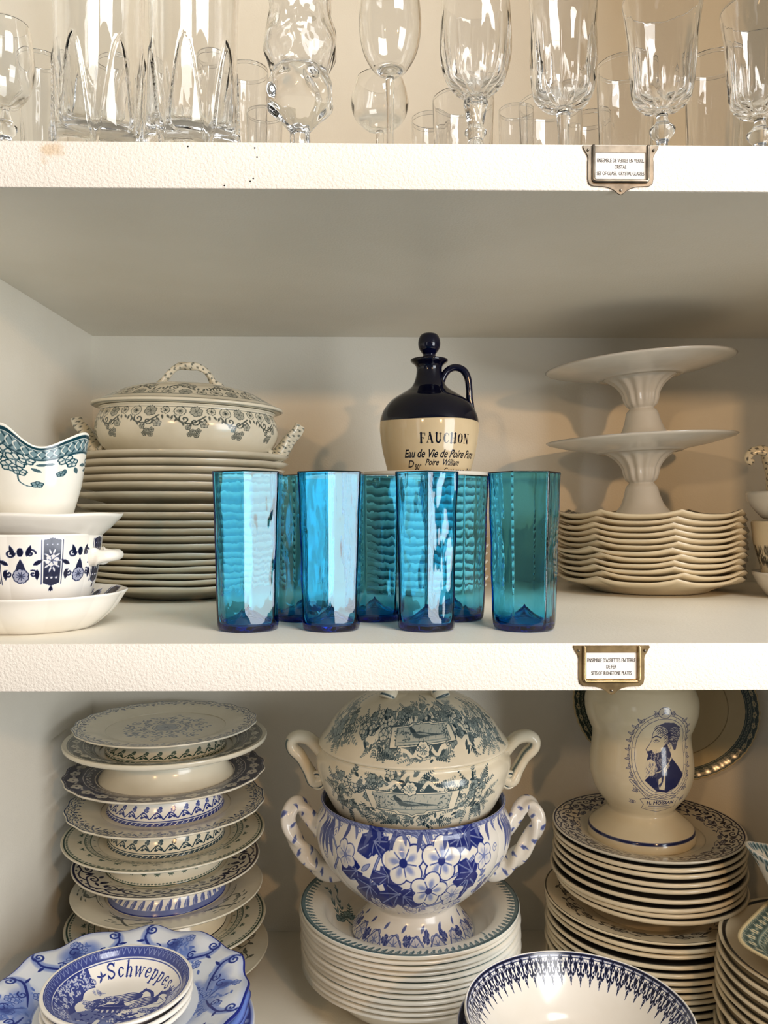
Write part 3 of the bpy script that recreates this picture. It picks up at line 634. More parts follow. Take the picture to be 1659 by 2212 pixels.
# ---- jug on its little stack
CX, CY = 0.0525, 0.300
pj = pl(.0660, .014, M['plainwhite'], 34, 120)
nJ = 15
for i in range(nJ):
    zz = ZMT + (0.0380 - .014 - ZMT) * (1 - i / (nJ - 1))
    o = link('side_plate', pj['me'], pj['mat'], None, (CX + rnd.uniform(-.0012, .0012), CY + rnd.uniform(-.0012, .0012), zz))
    tag(o, 'small white plate, %s in the stack under the jug' % ('lowest' if i == nJ - 1 else ORD[i] + ('most' if i == 0 else ' from the top')), 'plate', 'small plates under the jug')
jc = Ink(-.072, .072, .0, .06, 1300)
serif(jc, 'FAUCHON', .0094, lambda a, b: (a * .80 + .0150, b + .0345), .10)
ink_text(jc, 'Eau de Vie de Poire Pure', .0125, .0205, .0078, shear=.4, width=.086, bold=.00042)
ink_text(jc, 'Poire  William', .0125, .0130, .0060, shear=.4, width=.040, bold=.00034)
ink_text(jc, 'D', -.0240, .0110, .0068, shear=.3, bold=.0003); ink_text(jc, '50\u00b0', -.0160, .0088, .0050, shear=.2, width=.0075, bold=.0003)
ink_text(jc, 'Contenance 18 cl', .036, .0052, .0056, shear=.3, width=.044, bold=.0003)
jug = empty('stoneware_jug', (CX + .0055, CY, 0.0300), 'cream and navy stoneware spirits jug with round stopper behind the blue glasses', 'jug')
SEAM = .0585
prof = [(0, .001), (.036, .001), (.0395, 0), (.0415, .003), (.0435, .012), (.0475, .028), (.0500, .044), (.0508, .054), (.0496, .064), (.0455, .0735), (.0375, .0825), (.0265, .0895), (.0182, .0955), (.0143, .1035), (.0130, .1120), (.0140, .1170), (.0185, .1208), (.0192, .1228), (.0180, .1238), (.0135, .1236), (.011, .121), (.0095, .11)]
def jink(th, r, z, top):
    navy = np.clip((z - SEAM - .0006 * np.sin(th * 3)) / .0004 + .5, 0, 1)
    return np.maximum(navy * (z > .02), jc.sample((th) * .0500, z, False) * (z < SEAM))
lathe('jug_body', prof, 330, 760, M['tan'], jug, jink, front=.72, dens=lambda r, z: 1 if .003 < z < .066 and r > .04 else .35)
jm = M['navy']
lathe('stopper', [(.008, .112), (.0085, .120), (.0075, .1255), (.0062, .128), (.0078, .1305), (.0106, .1350), (.0114, .1402), (.0104, .1455), (.0075, .1495), (0, .1516)], 50, 80, jm, jug)
tube('handle', [(.0125, 0, .1005), (.0155, 0, .108), (.0205, 0, .1135), (.0275, 0, .1155), (.0350, 0, .1125), (.0395, 0, .1045), (.0410, 0, .0930), (.0415, 0, .083), (.0435, 0, .0745), (.0460, 0, .070)], [.0036, .0036, .0036, .0037, .0038, .0036, .0035, .0036, .0036, .002], jm, jug, 16, 90, 1.25)

# ---- seven blue tumblers
def tumbler_mesh(seed, nsides=6, rtop=.0252, rbot=.0226, H=.1167, ph=0.0):
    rn = random.Random(seed); nc = 180; th = angles(nc)
    def hexr(phi): 
        a = (phi % (PI / 3)) - PI / 6; return math.cos(PI / 6) / np.cos(a)
    out = []
    def ringv(R, z, hx, jz=0.0):
        k = (hexr(th + ph) - 1) * hx + 1; r = R * k / (1 - .06 * hx)
        zz = z + jz * np.cos(3 * (th + ph)) 
        return np.stack([r * np.sin(th), -r * np.cos(th), zz + 0 * th], -1)
    rows = [ringv(.0004, .0138, 0)]
    for q in np.linspace(.04, 1, 14):  # punt from below
        rows.append(ringv(rbot * .80 * q, .0132 * (1 - q) ** 1.35, 0))
    rows += [ringv(rbot * .90, 0, .0), ringv(rbot * .965, .0012, .15), ringv(rbot * .995, .0035, .3), ringv(rbot, .007, .5), ringv(rbot, .014, .8)]
    for q in np.linspace(.15, 1, 40): rows.append(ringv(rbot + (rtop - rbot) * q ** 1.3, .014 + (H - .015 - .0012) * q, .97 if q > .12 else .85, 0))
    t = .0017
    rows += [ringv(rtop + .00025, H - .0010, .97), ringv(rtop - .0002, H, .97), ringv(rtop - t * .7, H - .0002, .97), ringv(rtop - t, H - .0015, .97)]
    for q in np.linspace(.97, .12, 40): rows.append(ringv(rbot + (rtop - rbot) * q ** 1.3 - t, .014 + (H - .016) * q, .97))
    rows += [ringv(rbot - t * 1.15, .012, .7), ringv(rbot - t * 1.6, .0065, .4), ringv(rbot - t * 2.6, .0042, .1)]
    for q in np.linspace(.86, .04, 16): rows.append(ringv(rbot * q * .92, .0036 + .0135 * (1 - q) ** 1.35, 0))
    rows.append(ringv(.0004, .0178, 0))
    V = np.array(rows)
    # gentle blown-glass waviness
    z = V[..., 2]; wv = .00022 * np.sin(z * 160 + seed) * np.sin(2 * th + seed * 2)[None, :]; r = np.hypot(V[..., 0], V[..., 1]) + 1e-9
    V[..., 0] *= 1 + wv / r * (z > .012); V[..., 1] *= 1 + wv / r * (z > .012)
    return grid_mesh('tumbler', V, True, None, True, True)
TL = [(-.0925, .068, .0, 'standing first from the left in the front row', 6, 0.0262, .0232),
      (-.0307, .068, .08, 'second from the left in the front row', 6, .0252, .0220),
      (.0402, .068, .05, 'third from the left in the front row', 6, .0250, .0220),
      (.1135, .068, PI / 6, 'rightmost of all seven, at the end of the front row', 6, .0256, .0230),
      (-.0560, .122, .2, 'leftmost of the three in the back row', 6, .0262, .0236),
      (.0015, .122, .3, 'middle of the three in the back row, below the jug', 6, .0262, .0236),
      (.0665, .122, -.2, 'rightmost of the three in the back row', 6, .0262, .0236)]
for i, (x, y, ph, w, ns, rt, rb) in enumerate(TL):
    o = link('blue_tumbler', tumbler_mesh(i + 1, ns, rt, rb, .1167 if i < 4 else .1160, ph), M['blueglass'], None, (x, y, ZMT + .0002))
    tag(o, 'tall turquoise blue glass tumbler, ' + w, 'glass', 'blue tumblers on the middle shelf')

# ---- right stack of wavy plates with two cake stands
RX, RY = 0.3045, 0.360
poly12 = lambda th, r, z: (r * (1 - .030 * np.clip((r - .05) / .045, 0, 1) * np.abs(np.sin(3.5 * (th - .12)))), z + .0045 * np.clip((r - .06) / .045, 0, 1) ** 2 * (np.abs(np.cos(3.5 * (th - .12))) ** 5 - .35))
def mod7(n=7, ph=.12):
    def f(th, r, z):
        w = np.clip((r - .055) / .047, 0, 1) ** 1.5; p = 1 - np.abs(np.sin(n / 2 * (th - ph)))
        return r * (1 + .035 * w * (p - .4)), z + .0052 * w * (p ** 1.5 - .3)
    return f
pr = pl(.1015, .0185, M['warmcream'], 40, 360, mod=mod7(8, -.05)); prt = pl(.1015, .0185, M['warmcream'], 80, 500, ink=on_top(band(T['dark'], 20, .086, .099)), mod=mod7(8, -.05))
nR = 12; zr = [-.0025 - .0185, -.0085 - .0175, -.0145 - .0165, -.0206 - .0165, -.0262 - .0165, -.0318 - .0165]
zr = list(np.linspace(-.0065 - .0150, ZMT + .0, nR))
for i in range(nR):
    s = prt if i == 0 else pr; q = 1.03 if i == 6 else 1 + rnd.uniform(-.006, .006)
    o = link('octagonal_plate', s['me'], s['mat'], None, (RX + rnd.uniform(-.0015, .0015), RY + rnd.uniform(-.001, .001), zr[i]), (0, 0, rnd.uniform(-.05, .05))); o.scale = (q, q, 1); o.name = 'wavy_plate'
    tag(o, 'wavy edged cream plate, %s in the stack under the cake stands' % ('lowest' if i == nR - 1 else ORD[i] + ('most' if i == 0 else ' from the top')), 'plate', 'wavy edged plates under the cake stands')
def stand(loc, rot, label):
    t = empty('cake_stand', loc, label, 'cake stand', 'white cake stands on the right', rot)
    H = .0865
    lathe('top_plate', [(0, H - .014), (.040, H - .0135), (.0425, H - .0150), (.046, H - .0135), (.052, H - .0115), (.075, H - .0075), (.094, H - .0028), (.1005, H - .0008), (.1015, H + .0004), (.1000, H + .001), (.08, H - .003), (.055, H - .0075), (0, H - .009)], 60, 200, M['plainwhite'], t, both(lambda th, r, z, top: np.where((r > .0992) & top, .35, 0)))
    def flute(th, r, z):
        w = np.clip((z - .036) / .01, 0, 1) * np.clip((H - .014 - z) / .004, 0, 1)
        return r * (1 + .035 * w * np.cos(14 * th)), z
    lathe('pedestal', [(.028, .002), (.033, .0), (.0335, .002), (.0300, .006), (.0235, .014), (.0195, .024), (.0170, .0335), (.0140, .0375), (.0128, .0385), (.0140, .0398), (.0165, .0425), (.0185, .0480), (.0205, .0560), (.0260, .0640), (.0330, .0695), (.0395, H - .0136)], 110, 260, M['plainwhite'], t, None, flute)
    return t
stand((RX - .0065, RY, -.0095), (0, math.radians(-2.4), 0), 'white pedestal cake stand, lower of the two, standing on the wavy plates')
stand((RX - .0045, RY + .002, .0730), (0, math.radians(-4.2), 0), 'white pedestal cake stand, upper of the two, tilted, near the shelf above')

# ---- tureen cut off by the right edge of the picture
te = empty('flower_tureen', (0.440, 0.285, ZMT), 'dark flowered tureen with scroll handled lid at the right end of the middle shelf', 'tureen'); te.scale = (1, 1, 1.06)
tf = both(band(T['sprig'], 9, .022, .052, 'z'), band(T['garland'], 9, .018, .05, 'z', .4))
lathe('base_dish', [(0, .002), (.03, .002), (.033, 0), (.036, .001), (.045, .012), (.0505, .022), (.0515, .0235), (.0495, .0235), (.035, .009), (0, .006)], 40, 160, M['plainwhite'], te)
lathe('body', [(0, .010), (.034, .010), (.040, .015), (.043, .030), (.049, .050), (.051, .066), (.0515, .072), (.049, .0725), (.046, .06), (.04, .03), (0, .016)], 90, 460, M['warmcream'], te, tf, front=.6)
lathe('rim_dish', [(0, .076), (.035, .0745), (.045, .080), (.0545, .092), (.0565, .1000), (.0555, .1015), (.052, .098), (.04, .086), (0, .082)], 50, 200, M['plainwhite'], te)
tube('scroll_handle', [(-.055, 0, .1290), (-.0595, 0, .1320), (-.0580, 0, .1365), (-.052, 0, .1400), (-.042, 0, .139), (-.038, 0, .131), (-.036, 0, .118), (-.036, 0, .104), (-.030, 0, .095)], [.0028, .0036, .004, .005, .006, .005, .004, .004, .006], M['warmcream'], te, 14, 80, 1.2, hin, lobes=3)

# =================================================================== TOP SHELF: glassware
def flutes(n, a, z0, z1, pw=1.0, R=.02):
    def f(th, r, z):
        w = np.clip((z - z0) / .006, 0, 1) * np.clip((z1 - z) / max(1e-4, (z1 - z0) * .35), 0, 1)
        return r * (1 + a * w * (np.abs(np.cos(n * th / 2)) ** pw - .5)), z
    return f
def goblet(name, x, y, H, bowl, stem, foot, label, mat='crystal', fl=None, group='clear glasses on the top shelf', nr=130, nc=160, t=.0014, knob=None, sxx=1):
    """bowl: [(r,z)] from bottom to rim; stem: [(r,z)] from foot up"""
    out = [(0, .0006), (foot * .8, .0003), (foot, 0), (foot, .0012), (foot * .7, .0028), (foot * .35, .0052)] + stem + bowl
    inn = [(max(r - t, .0005), z + (0 if i else .0)) for i, (r, z) in enumerate(bowl[::-1])]
    inn = [(r, z) for r, z in inn if z > bowl[0][1] + .004] + [(bowl[1][0] * .4, bowl[1][1] + .002), (0, bowl[1][1] + .0012)]
    HT = bowl[-1][1]; prof = out[:-1] + [bowl[-1], (bowl[-1][0] - .0001, HT + .0004), (bowl[-1][0] - .0004, HT + .0006), (bowl[-1][0] - .0007, HT + .0003), (bowl[-1][0] - .0009, HT - .001)] + inn[1:]
    o = lathe(name, prof, nr, nc, M[mat], None, None, fl, dens=lambda r, z: 10.0 if z > HT - .002 else 1.0, loc=(x, y, ZUT + .0002)); tag(o, label, 'glass', group); return o
def bowlp(R, z0, z1, shape='tulip'):
    S = dict(tulip=[(.16, 0), (.45, .05), (.78, .18), (.95, .4), (1.0, .65), (.98, .85), (.95, 1)], bucket=[(.18, 0), (.55, .03), (.78, .12), (.86, .3), (.92, .6), (1, 1)], balloon=[(.12, 0), (.5, .06), (.86, .25), (1, .5), (.96, .75), (.82, 1)], cone=[(.2, 0), (.5, .04), (.72, .14), (.8, .35), (.9, .7), (1.02, 1)])[shape]
    return [(R * a, z0 + (z1 - z0) * b) for a, b in S]
PX = lambda px, d: (px - 805) * d / 1790
ZP = lambda py, d: (1100 - py) * d / 1790 - ZUT   # height above the shelf of a point seen at py
FD = .615; fy = FD - .55
knobst = lambda z0, z1, r=.0035: [(r, .008), (r, z0 * .55), (r * 1.9, z0 * .66), (r * 2.4, z0 * .75), (r * 1.3, z0 * .84), (r, z0 * .93)]
slim = lambda z0, r=.0026: [(r * 1.3, .01), (r, .02), (r, z0 * .7), (r * 1.3, z0 * .95)]
goblet('goblet', PX(18, FD), fy, 0, bowlp(.0200, ZP(245, FD), ZP(68, FD), 'balloon'), knobst(ZP(245, FD), 0), .020, 'stemmed clear goblet at the far left end of the top shelf', 'clear')
goblet('wine_glass', PX(842, FD), fy, 0, bowlp(.0230, ZP(168, FD), ZP(-40, FD), 'balloon'), slim(ZP(168, FD)), .022, 'plain balloon wine glass on a slim stem, right of the bubbly crystal glass', 'clear')
goblet('goblet', PX(1027, FD), fy, 0, bowlp(.0262, ZP(215, FD), ZP(2, FD), 'tulip'), [(.007, .01), (.005, .02), (.0075, .026), (.005, .031), (.0085, .037), (.006, .042), (.0088, ZP(215, FD) * .96)], .024, 'ring stemmed faceted goblet on the top shelf, right of the balloon wine glass', 'crystal', flutes(14, .10, ZP(240, FD), ZP(60, FD), .8))
goblet('goblet', PX(1217, FD), fy, 0, bowlp(.0258, ZP(238, FD), ZP(-40, FD), 'bucket'), slim(ZP(238, FD), .004), .024, 'tall cut crystal goblet with pointed facets, left of the nickel label holder', 'crystal', flutes(10, .20, ZP(238, FD), ZP(60, FD), .7))
goblet('goblet', PX(1432, FD), fy, 0, bowlp(.0285, ZP(240, FD), ZP(3, FD), 'cone'), knobst(ZP(240, FD), 0, .004), .026, 'fluted goblet with ball stem, standing above right of the nickel label holder', 'crystal', flutes(12, .11, ZP(245, FD), ZP(75, FD), .9))
goblet('goblet', PX(1645, FD), fy, 0, bowlp(.0275, ZP(250, FD), ZP(22, FD), 'cone'), knobst(ZP(250, FD), 0, .004), .026, 'fluted goblet with ball stem, last in the front row at the right', 'crystal', flutes(12, .11, ZP(255, FD), ZP(90, FD), .9))
def tumbler(x, y, R, H, label, n=12, a=.09, mat='crystal', name='tumbler_glass', taper=.82, base=.006):
    prof = [(0, .0006), (R * taper * .9, 0), (R * taper, .0012), (R * taper * 1.01, .006), (R * .93, H * .55), (R, H - .0006), (R - .0001, H - .0003), (R - .0003, H), (R - .0004, H - .0003), (R - .0005, H - .0008), (R * .93 - .0009, H * .55), (R * taper * .93, base + .003), (R * taper * .6, base), (0, base)]
    o = lathe(name, prof, 70, 150, M[mat], None, None, flutes(n, a, .002, H * .75, .8), dens=lambda r, z: 14.0 if z > H - .0016 else 1.0, loc=(x, y, ZUT + .0002)); tag(o, label, 'glass', 'clear glasses on the top shelf'); return o
# two heavy vases with petal cut feet
for px, lb, ry in ((218, 'tall heavy clear glass vase, left one of the two petal-footed vases', .3), (420, 'tall heavy clear glass vase, right one of the two petal-footed vases', .0)):
    d = .625; R = .0345
    def pet(th, r, z, ry=ry):
        w = np.clip(1 - z / .085, 0, 1); k = np.abs(np.cos(3 * (th + ry))); e = np.clip((.012 + .085 * k ** 1.3 - z) / .005 + .5, 0, 1); return r * (1 + .16 * w * (k ** .6 - .62) + .055 * e - .02), z
    prof = [(0, .001), (.024, 0), (.028, .002), (.0325, .012), (.0335, .03), (.0325, .06), (.033, .10), (.0345, .195), (.0340, .196), (.0318, .194), (.0300, .10), (.028, .06), (.0255, .040), (.016, .033), (0, .031)]
    o = lathe('vase', prof, 150, 260, M['clear'], None, None, pet, loc=(PX(px, d), d - .55, ZUT + .0002)); tag(o, lb, 'vase', 'petal footed glass vases')
# bubbly glass
d = .62
def bub(th, r, z):
    w = np.clip((z - .006) / .01, 0, 1); k = np.cos(6 * th) * np.cos(z * 190) + .4 * np.cos(9 * th + z * 260)
    return r * (1 + .05 * w * k), z
zz = lambda py: ZP(py, d)
prof = [(0, .0006), (.022, 0), (.024, .002), (.020, .008), (.010, .016), (.0075, zz(300)), (.0085, zz(285)), (.0160, zz(262)), (.0235, zz(240)), (.0248, zz(215)), (.0235, zz(185)), (.0205, zz(165)), (.0215, zz(155)), (.0262, zz(130)), (.0272, zz(110)), (.0258, zz(80)), (.0235, zz(55)), (.0235, zz(20)), (.0265, zz(-60)), (.0255, zz(-62)), (.0215, zz(20)), (.0215, zz(60)), (.0240, zz(105)), (.0175, zz(150)), (.012, zz(162)), (0, zz(163))]
o = lathe('bubble_glass', prof, 220, 220, M['crystal'], None, None, bub, loc=(PX(648, d), d - .55, ZUT + .0002)); tag(o, 'knobbly two-bulge crystal glass standing right of the petal-footed vases', 'glass', 'clear glasses on the top shelf')
# smaller glasses behind
bk = .70
for px, py, R, lb, n in ((92, 145, .0165, 'small tumbler behind, between the left goblet and the first vase', 10), (535, 165, .0175, 'slim tumbler behind, right of the second vase', 0), (572, 255, .0150, 'short glass behind, just left of the knobbly glass', 8), (1000, 225, .0260, 'fluted glass behind the ring stemmed goblet', 14), (1190, 232, .0270, 'cut glass behind the tall pointed-facet goblet', 10), (1352, 150, .0240, 'fluted tumbler behind, above the nickel label holder', 12), (1545, 140, .0240, 'fluted tumbler behind, between the last two ball stem goblets', 12), (1115, 245, .0150, 'short plain glass behind, between the two goblets left of the label holder', 0)):
    H = ZP(py, bk); tumbler(PX(px, bk), bk - .55, R, H, 'clear ' + lb, n or 12, .05 if n else 0.0)
goblet('wine_glass', PX(820, .70), .15, 0, bowlp(.0240, ZP(285, .7), ZP(176, .7), 'balloon'), slim(ZP(285, .7)), .022, 'second wine glass, smaller, behind the balloon wine glass', 'clear')
for px, py, R, d, lb in ((262, 165, .02, .76, 'clear tumbler behind, seen through the first vase'), (470, 150, .018, .76, 'clear tumbler behind, seen through the second vase'), (930, 268, .02, .86, 'low clear glass far back, left of the ring stemmed goblet'), (1275, 262, .02, .86, 'low clear glass far back, right of the pointed-facet goblet')):
    tumbler(PX(px, d), d - .55, R, ZP(py, d), lb, 12, .04)

# =================================================================== LOWER SHELF
# ---- left stack of footed plates
FX, FY = -0.2235, 0.352
def deep(R, h): return [(0, .002), (.60 * R, .002), (.63 * R, 0), (.66 * R, .001), (.80 * R, .010), (.97 * R, h - .003), (R, h - .0015), (.99 * R, h), (.955 * R, h - .0012), (.80 * R, .0155), (.66 * R, .0065), (0, .0055)]
def topplate(R, t=.0030): # flat plate, rim at z=0, its underside at the centre -.010
    return [(0, -.0100), (.50 * R, -.0098), (.62 * R, -.0085), (.80 * R, -.0050), (.97 * R, -.0030), (1.0 * R, -.0014), (.995 * R, 0), (.965 * R, -.0004), (.80 * R, -.0018), (.66 * R, -.0052), (.60 * R, -.0062), (0, -.0064)]
def med_canvas(seed=3):
    c = Ink(-.045, .045, -.045, .045, 420); rn = random.Random(seed)
    for k in range(170):
        a = rn.random() * 6.28; r = rn.uniform(.014, .037) * (1 + .12 * math.cos(8 * a)); c.leaf(r * math.cos(a), r * math.sin(a), rn.random() * 6.28, .0042, .0018, .75)
    for k in range(16):
        a = k * PI / 8; c.spiral(.03 * math.cos(a), .03 * math.sin(a), .0045, a, 1.2, .0009, .9); c.spiral(.018 * math.cos(a), .018 * math.sin(a), .0035, -a, 1.2, .0008, .9)
    c.disc(0, 0, .0115, None, 0); c.stroke([(.0115 * math.cos(a), .0115 * math.sin(a)) for a in np.linspace(0, 6.283, 40)], .0008, .9); c.bloom(0, 0, .009, 8, .4, .0007, .9)
    return c
mc = med_canvas()
def planar(c, s=1.0, rot=0.0):
    cs, sn = math.cos(rot), math.sin(rot)
    def g(th, r, z, top):
        x, y = r * np.sin(th) * s, -r * np.cos(th) * s
        return c.sample(x * cs + y * sn, -x * sn + y * cs)
    return g
def landscape(seed, n=3):
    def f(c):
        rn = random.Random(seed)
        for k in range(9): c.leaf(.15 + rn.random() * .5, .35 + rn.random() * .4, rn.random() * 6.3, .16, .07, rn.uniform(.5, .95))
        c.curve([(.05, .3), (.3, .42), (.55, .35), (.9, .3)], .02, .8); c.curve([(.3, .4), (.34, .6), (.44, .85)], .03, .9); c.curve([(.6, .36), (.64, .55), (.58, .7)], .02, .8)
        for k in range(14): x = .2 + rn.random() * .5; y = .6 + rn.random() * .3; c.disc(x, y, .03, .02, rn.uniform(.4, .9))
        for k in range(8): x = rn.random() * .8; c.stroke([(x, .25), (x + .1, .26)], .01, .5)
    return tile(f, 240)
T['land'] = landscape(4)
FEET = {}
specs = [ # rimz, R, mat, ink of plate, foot material/ink or None, shape, label
 (-.2305, .0965, 'slate', [('scroll', 15, .081, .0962), 'med'], ('greenline', 'vine'), 'flat', 'footed plate with slate scroll rim and centre medallion, topmost of the left stack'),
 (-.2455, .1070, 'greygreen', [('dark', 15, .074, .102)], ('cream', 'plain'), 'bowl', 'cream footed plate with grey rim pattern and plain flared foot, second in the left stack'),
 (-.2820, .1060, 'indigo', [('dark', 13, .070, .1055)], ('white_blue', 'vine'), 'flat', 'footed plate with dark indigo border and blue vine foot, third in the left stack'),
 (-.3160, .1045, 'slate', [('scroll', 20, .087, .1040)], ('ivory', 'vine'), 'flat', 'footed plate with small scroll rim on a teal patterned foot, fourth in the left stack'),
 (-.3480, .1065, 'greenline', [('key', 14, .070, .1050)], ('greenline', 'key'), 'flat', 'footed cream plate with fine green chain rim, fifth in the left stack'),
 (-.3765, .0985, 'indigo', [('scroll', 9, .066, .0975)], ('white_blue', 'jag'), 'flat', 'footed plate with purple blue scroll rim, sixth in the left stack'),
 (-.4070, .1010, 'greygreen', [('land', 5, .062, .098)], ('warmcream', 'line'), 'flat', 'footed cream plate with green landscape rim, seventh in the left stack'),
 (-.4420, .1060, 'greenline', [('key', 14, .068, .1045)], ('warmcream', 'line'), 'flat', 'footed cream plate with green chain rim, eighth in the left stack, behind the blue platter'),
 (-.4750, .1075, 'greygreen', [('sprig', 9, .062, .104)], ('warmcream', 'line'), 'flat', 'footed cream plate with dark sprig rim, lowest of the left stack')]
prev_top = None
for i, (rz, R, mt, inks, foot, shape, lb) in enumerate(specs):
    below = specs[i + 1][0] if i + 1 < len(specs) else None
    kz = 2.0 if shape == 'bowl' else 1.0
    base = (below - .0062 * (2.0 if specs[i + 1][5] == 'bowl' else 1.0)) if below else ZLT
    fs = []
    for q in inks:
        if q == 'med': fs.append(planar(mc, .78))
        else: fs.append(band(T[q[0]], q[1], q[2], q[3], 'r', .1 * i))
    off = ((0, 0), (.001, -.001), (-.0005, .001), (.0005, 0), (-.001, 0), (.0015, -.001), (.002, .001), (.0005, .002), (.002, 0))[i]
    root = empty('footed_plate' if foot else 'soup_plate', (FX + off[0], FY + off[1], base), lb, 'plate', 'stacked footed plates on the left')
    if shape == 'deep':
        h = rz - base
        lathe('plate_body', deep(R, max(h, .022)), 90, 620, M[mt], root, on_top(*fs))
    else:
        md = scallop(20, .018, R, .0006) if i in (0, 2, 3) else None
        pr_ = [(r, z * kz + rz - base) for r, z in topplate(R)]
        lathe('plate_body', pr_, 200 if i == 0 else 160, 900, M[mt], root, on_top(*fs), md, dens=lambda r, z: 1 if r > .062 else (.8 if i == 0 else .2), wt=('top', 4.0))
        H = rz - base - .0098 * kz
        fr = .062 if i != 0 else .064
        if i == 1: fr = .071
        if foot[1] == 'line': fi = ring(0, .0, .0, 'z')
        fi = (lambda th, r, z, top, H=H: np.where((z > .0004) & (z < .0014), 1, 0)) if foot[1] == 'line' else (lambda th, r, z, top: 0 * r) if foot[1] == 'plain' else both(band(T[foot[1]], 13, 0.0004 if foot[1] == 'vine' else H * .8, H * .80 if foot[1] == 'vine' else 0.0, 'z'))
        if H > .004:
            lathe('foot', [(fr - .006, .0006), (fr - .001, 0), (fr, .0006), (fr - .001, .003), (fr - .006, H * .45), (fr - .0095, H * .8), (fr - .0102, H + .0006)], 110, 800, M[foot[0]], root, fi)

# ---- centre: soup plates, blue bowl, pheasant tureen
MX, MY = 0.0405, 0.345
zt = -.4205; hS = .039
jagf = on_top(band(T['jag'], 22, .0995, .1170))
def soup(R, h): return [(0, .002), (.55 * R, .002), (.58 * R, 0), (.61 * R, .001), (.72 * R, .008), (.80 * R, h - .0085), (.98 * R, h - .0048), (R, h - .0024), (.992 * R, h), (.965 * R, h - .0006), (.80 * R, h - .0048), (.73 * R, .0165), (.60 * R, .0062), (0, .0058)]
spc = Ink(-.12, .12, -.12, .12, 800)
for (x, y, a) in ((-.068, .018, 1.9), (.055, -.045, .9)):
    for k in range(3): spc.fern(x, y, a + (k - 1) * .55, .026, .8, 6); spc.bloom(x + .007 * (k - 1), y + .006 * ((k * 2) % 3), .0050, 5, .4, .0006, .8)
    spc.curve([(x, y), (x + .012, y - .02), (x + .018, y - .034)], .0012, .8)
me_t = lathe('soup_plate', soup(.1178, hS), 260, 900, M['white_teal'], None, on_top(band(T['jag'], 34, .099, .1172), planar(spc)), mesh_only=True, wt=('top', 4.0))
me_l = lathe('soup_plate', soup(.1178, hS), 50, 240, M['white_teal'], None, on_top(ring(.098, .1128, .95)), mesh_only=True)  # ring stands for the rim print and paints shade into the gaps between plates
nM = 12
for i in range(nM):
    zz_ = (zt - hS) * (1 - i / (nM - 1)) + ZLT * (i / (nM - 1)); q = 1 + rnd.uniform(-.004, .006)
    o = link('soup_plate', me_t if i == 0 else me_l, M['white_teal'], None, (MX + (rnd.uniform(-.002, .002) if i else 0), MY + (rnd.uniform(-.001, .001) if i else 0), zz_), (0, 0, rnd.uniform(-1, 1) if i else 0)); o.scale = (q, q, 1)
    tag(o, 'soup plate with teal feathered rim, %s in the centre stack%s' % ('lowest' if i == nM - 1 else ORD[i] + ('most' if i == 0 else ' from the top'), ', under the blue bowl' if i == 0 else ''), 'plate', 'soup plates in the centre stack')
ZB = zt - hS + .0060
bowlc = Ink(-.175, .175, -.012, .125, 1500)
b_ = bowlc
def B(x, y): return x, y
# coordinates: x arc in m (front centre 0), y height above the bowl's own foot
for P_ in ([(-.062, .058), (-.045, .070), (-.030, .098), (-.012, .110), (.004, .104), (.008, .088), (.0, .072), (-.016, .064)], [(.006, .112), (.012, .096), (.016, .078), (.034, .078), (.05, .09)], [(.06, .104), (.056, .088), (.064, .072)], [(-.02, .052), (.0, .046), (.03, .052), (.045, .064)], [(-.09, .07), (-.078, .085), (-.09, .1)], [(.075, .06), (.09, .072), (.1, .066)]): b_.curve(P_, .0024, 1.0); b_.curve(P_, .0013, .4)
for q in range(26):
    rn = random.Random(q + 70); x = rn.uniform(-.085, .085); y = rn.uniform(.032, .108); b_.leaf(x, y, rn.random() * 6.28, rn.uniform(.007, .012), .0040, rn.choice([.35, .5, .8]), .0004)
for x, y, a, l in ((-.034, .106, -2.6, .030), (-.040, .102, -.4, .022), (.045, .106, -.3, .026), (.040, .104, 3.4, .022), (-.056, .078, 3.4, .026), (-.046, .066, -2.3, .034), (-.026, .078, -2.9, .022), (-.018, .062, 3.7, .036), (-.014, .060, -.5, .026), (.047, .074, -1.9, .034), (.050, .078, 2.6, .022), (.072, .062, -1.2, .018)): b_.ivy(x, y, a, l * .82, 1.0)
for x, y in ((-.092, .092), (-.086, .1), (.096, .074), (.09, .058), (-.1, .078), (.078, .09)): b_.spiral(x, y, .004, 0, 1.5, .0005, .8)
for x, y, r in ((-.068, .088, .011), (.062, .088, .010), (.036, .058, .011), (-.006, .0400, .0065), (-.05, .046, .006), (.05, .044, .006)): b_.bloom(x, y, r, 5, .05, .0006, .6, .7, .25)
for x, y, r, a in ((-.0127, .0895, .0175, .5), (.0200, .0905, .0165, .2), (.0100, .0655, .0165, .1)):
    b_.bloom(x, y, r, 5, 0.0, .0009, 1.0, a, .42)
for k in range(26):
    x = -.1 + k * .008; b_.leaf(x, .034 + .004 * (k % 3), 1.2 + k, .007, .003, (.5, .9)[k % 2])
for k in range(-6, 7):
    x = k * .024; b_.leaf(x + .004, .112, -1.9, .016, .0045, .85); b_.leaf(x + .010, .113, -1.3, .013, .004, .7); b_.spiral(x + .015, .107, .0035, 0, 1.3, .0006, .7)
for k in (-1, 1):
    for j in range(4): b_.leaf(k * .105 + j * .004, .108, -1.6 + .15 * (j - 1.5), .028, .006, .8)
RF = .058
bfoot = Ink(-.17, .17, .0, .03, 1100)
for k in range(-7, 8):
    x = k * .0215; bfoot.bloom(x, .0095, .0068, 6, .12, .0005, .6, .2, .2); bfoot.ivy(x + .0105, .013, 1.2 + k, .008, .95); bfoot.curve([(x - .01, .005), (x, .016), (x + .01, .006)], .001, .8); bfoot.leaf(x + .006, .018, .8, .008, .0032, .8)
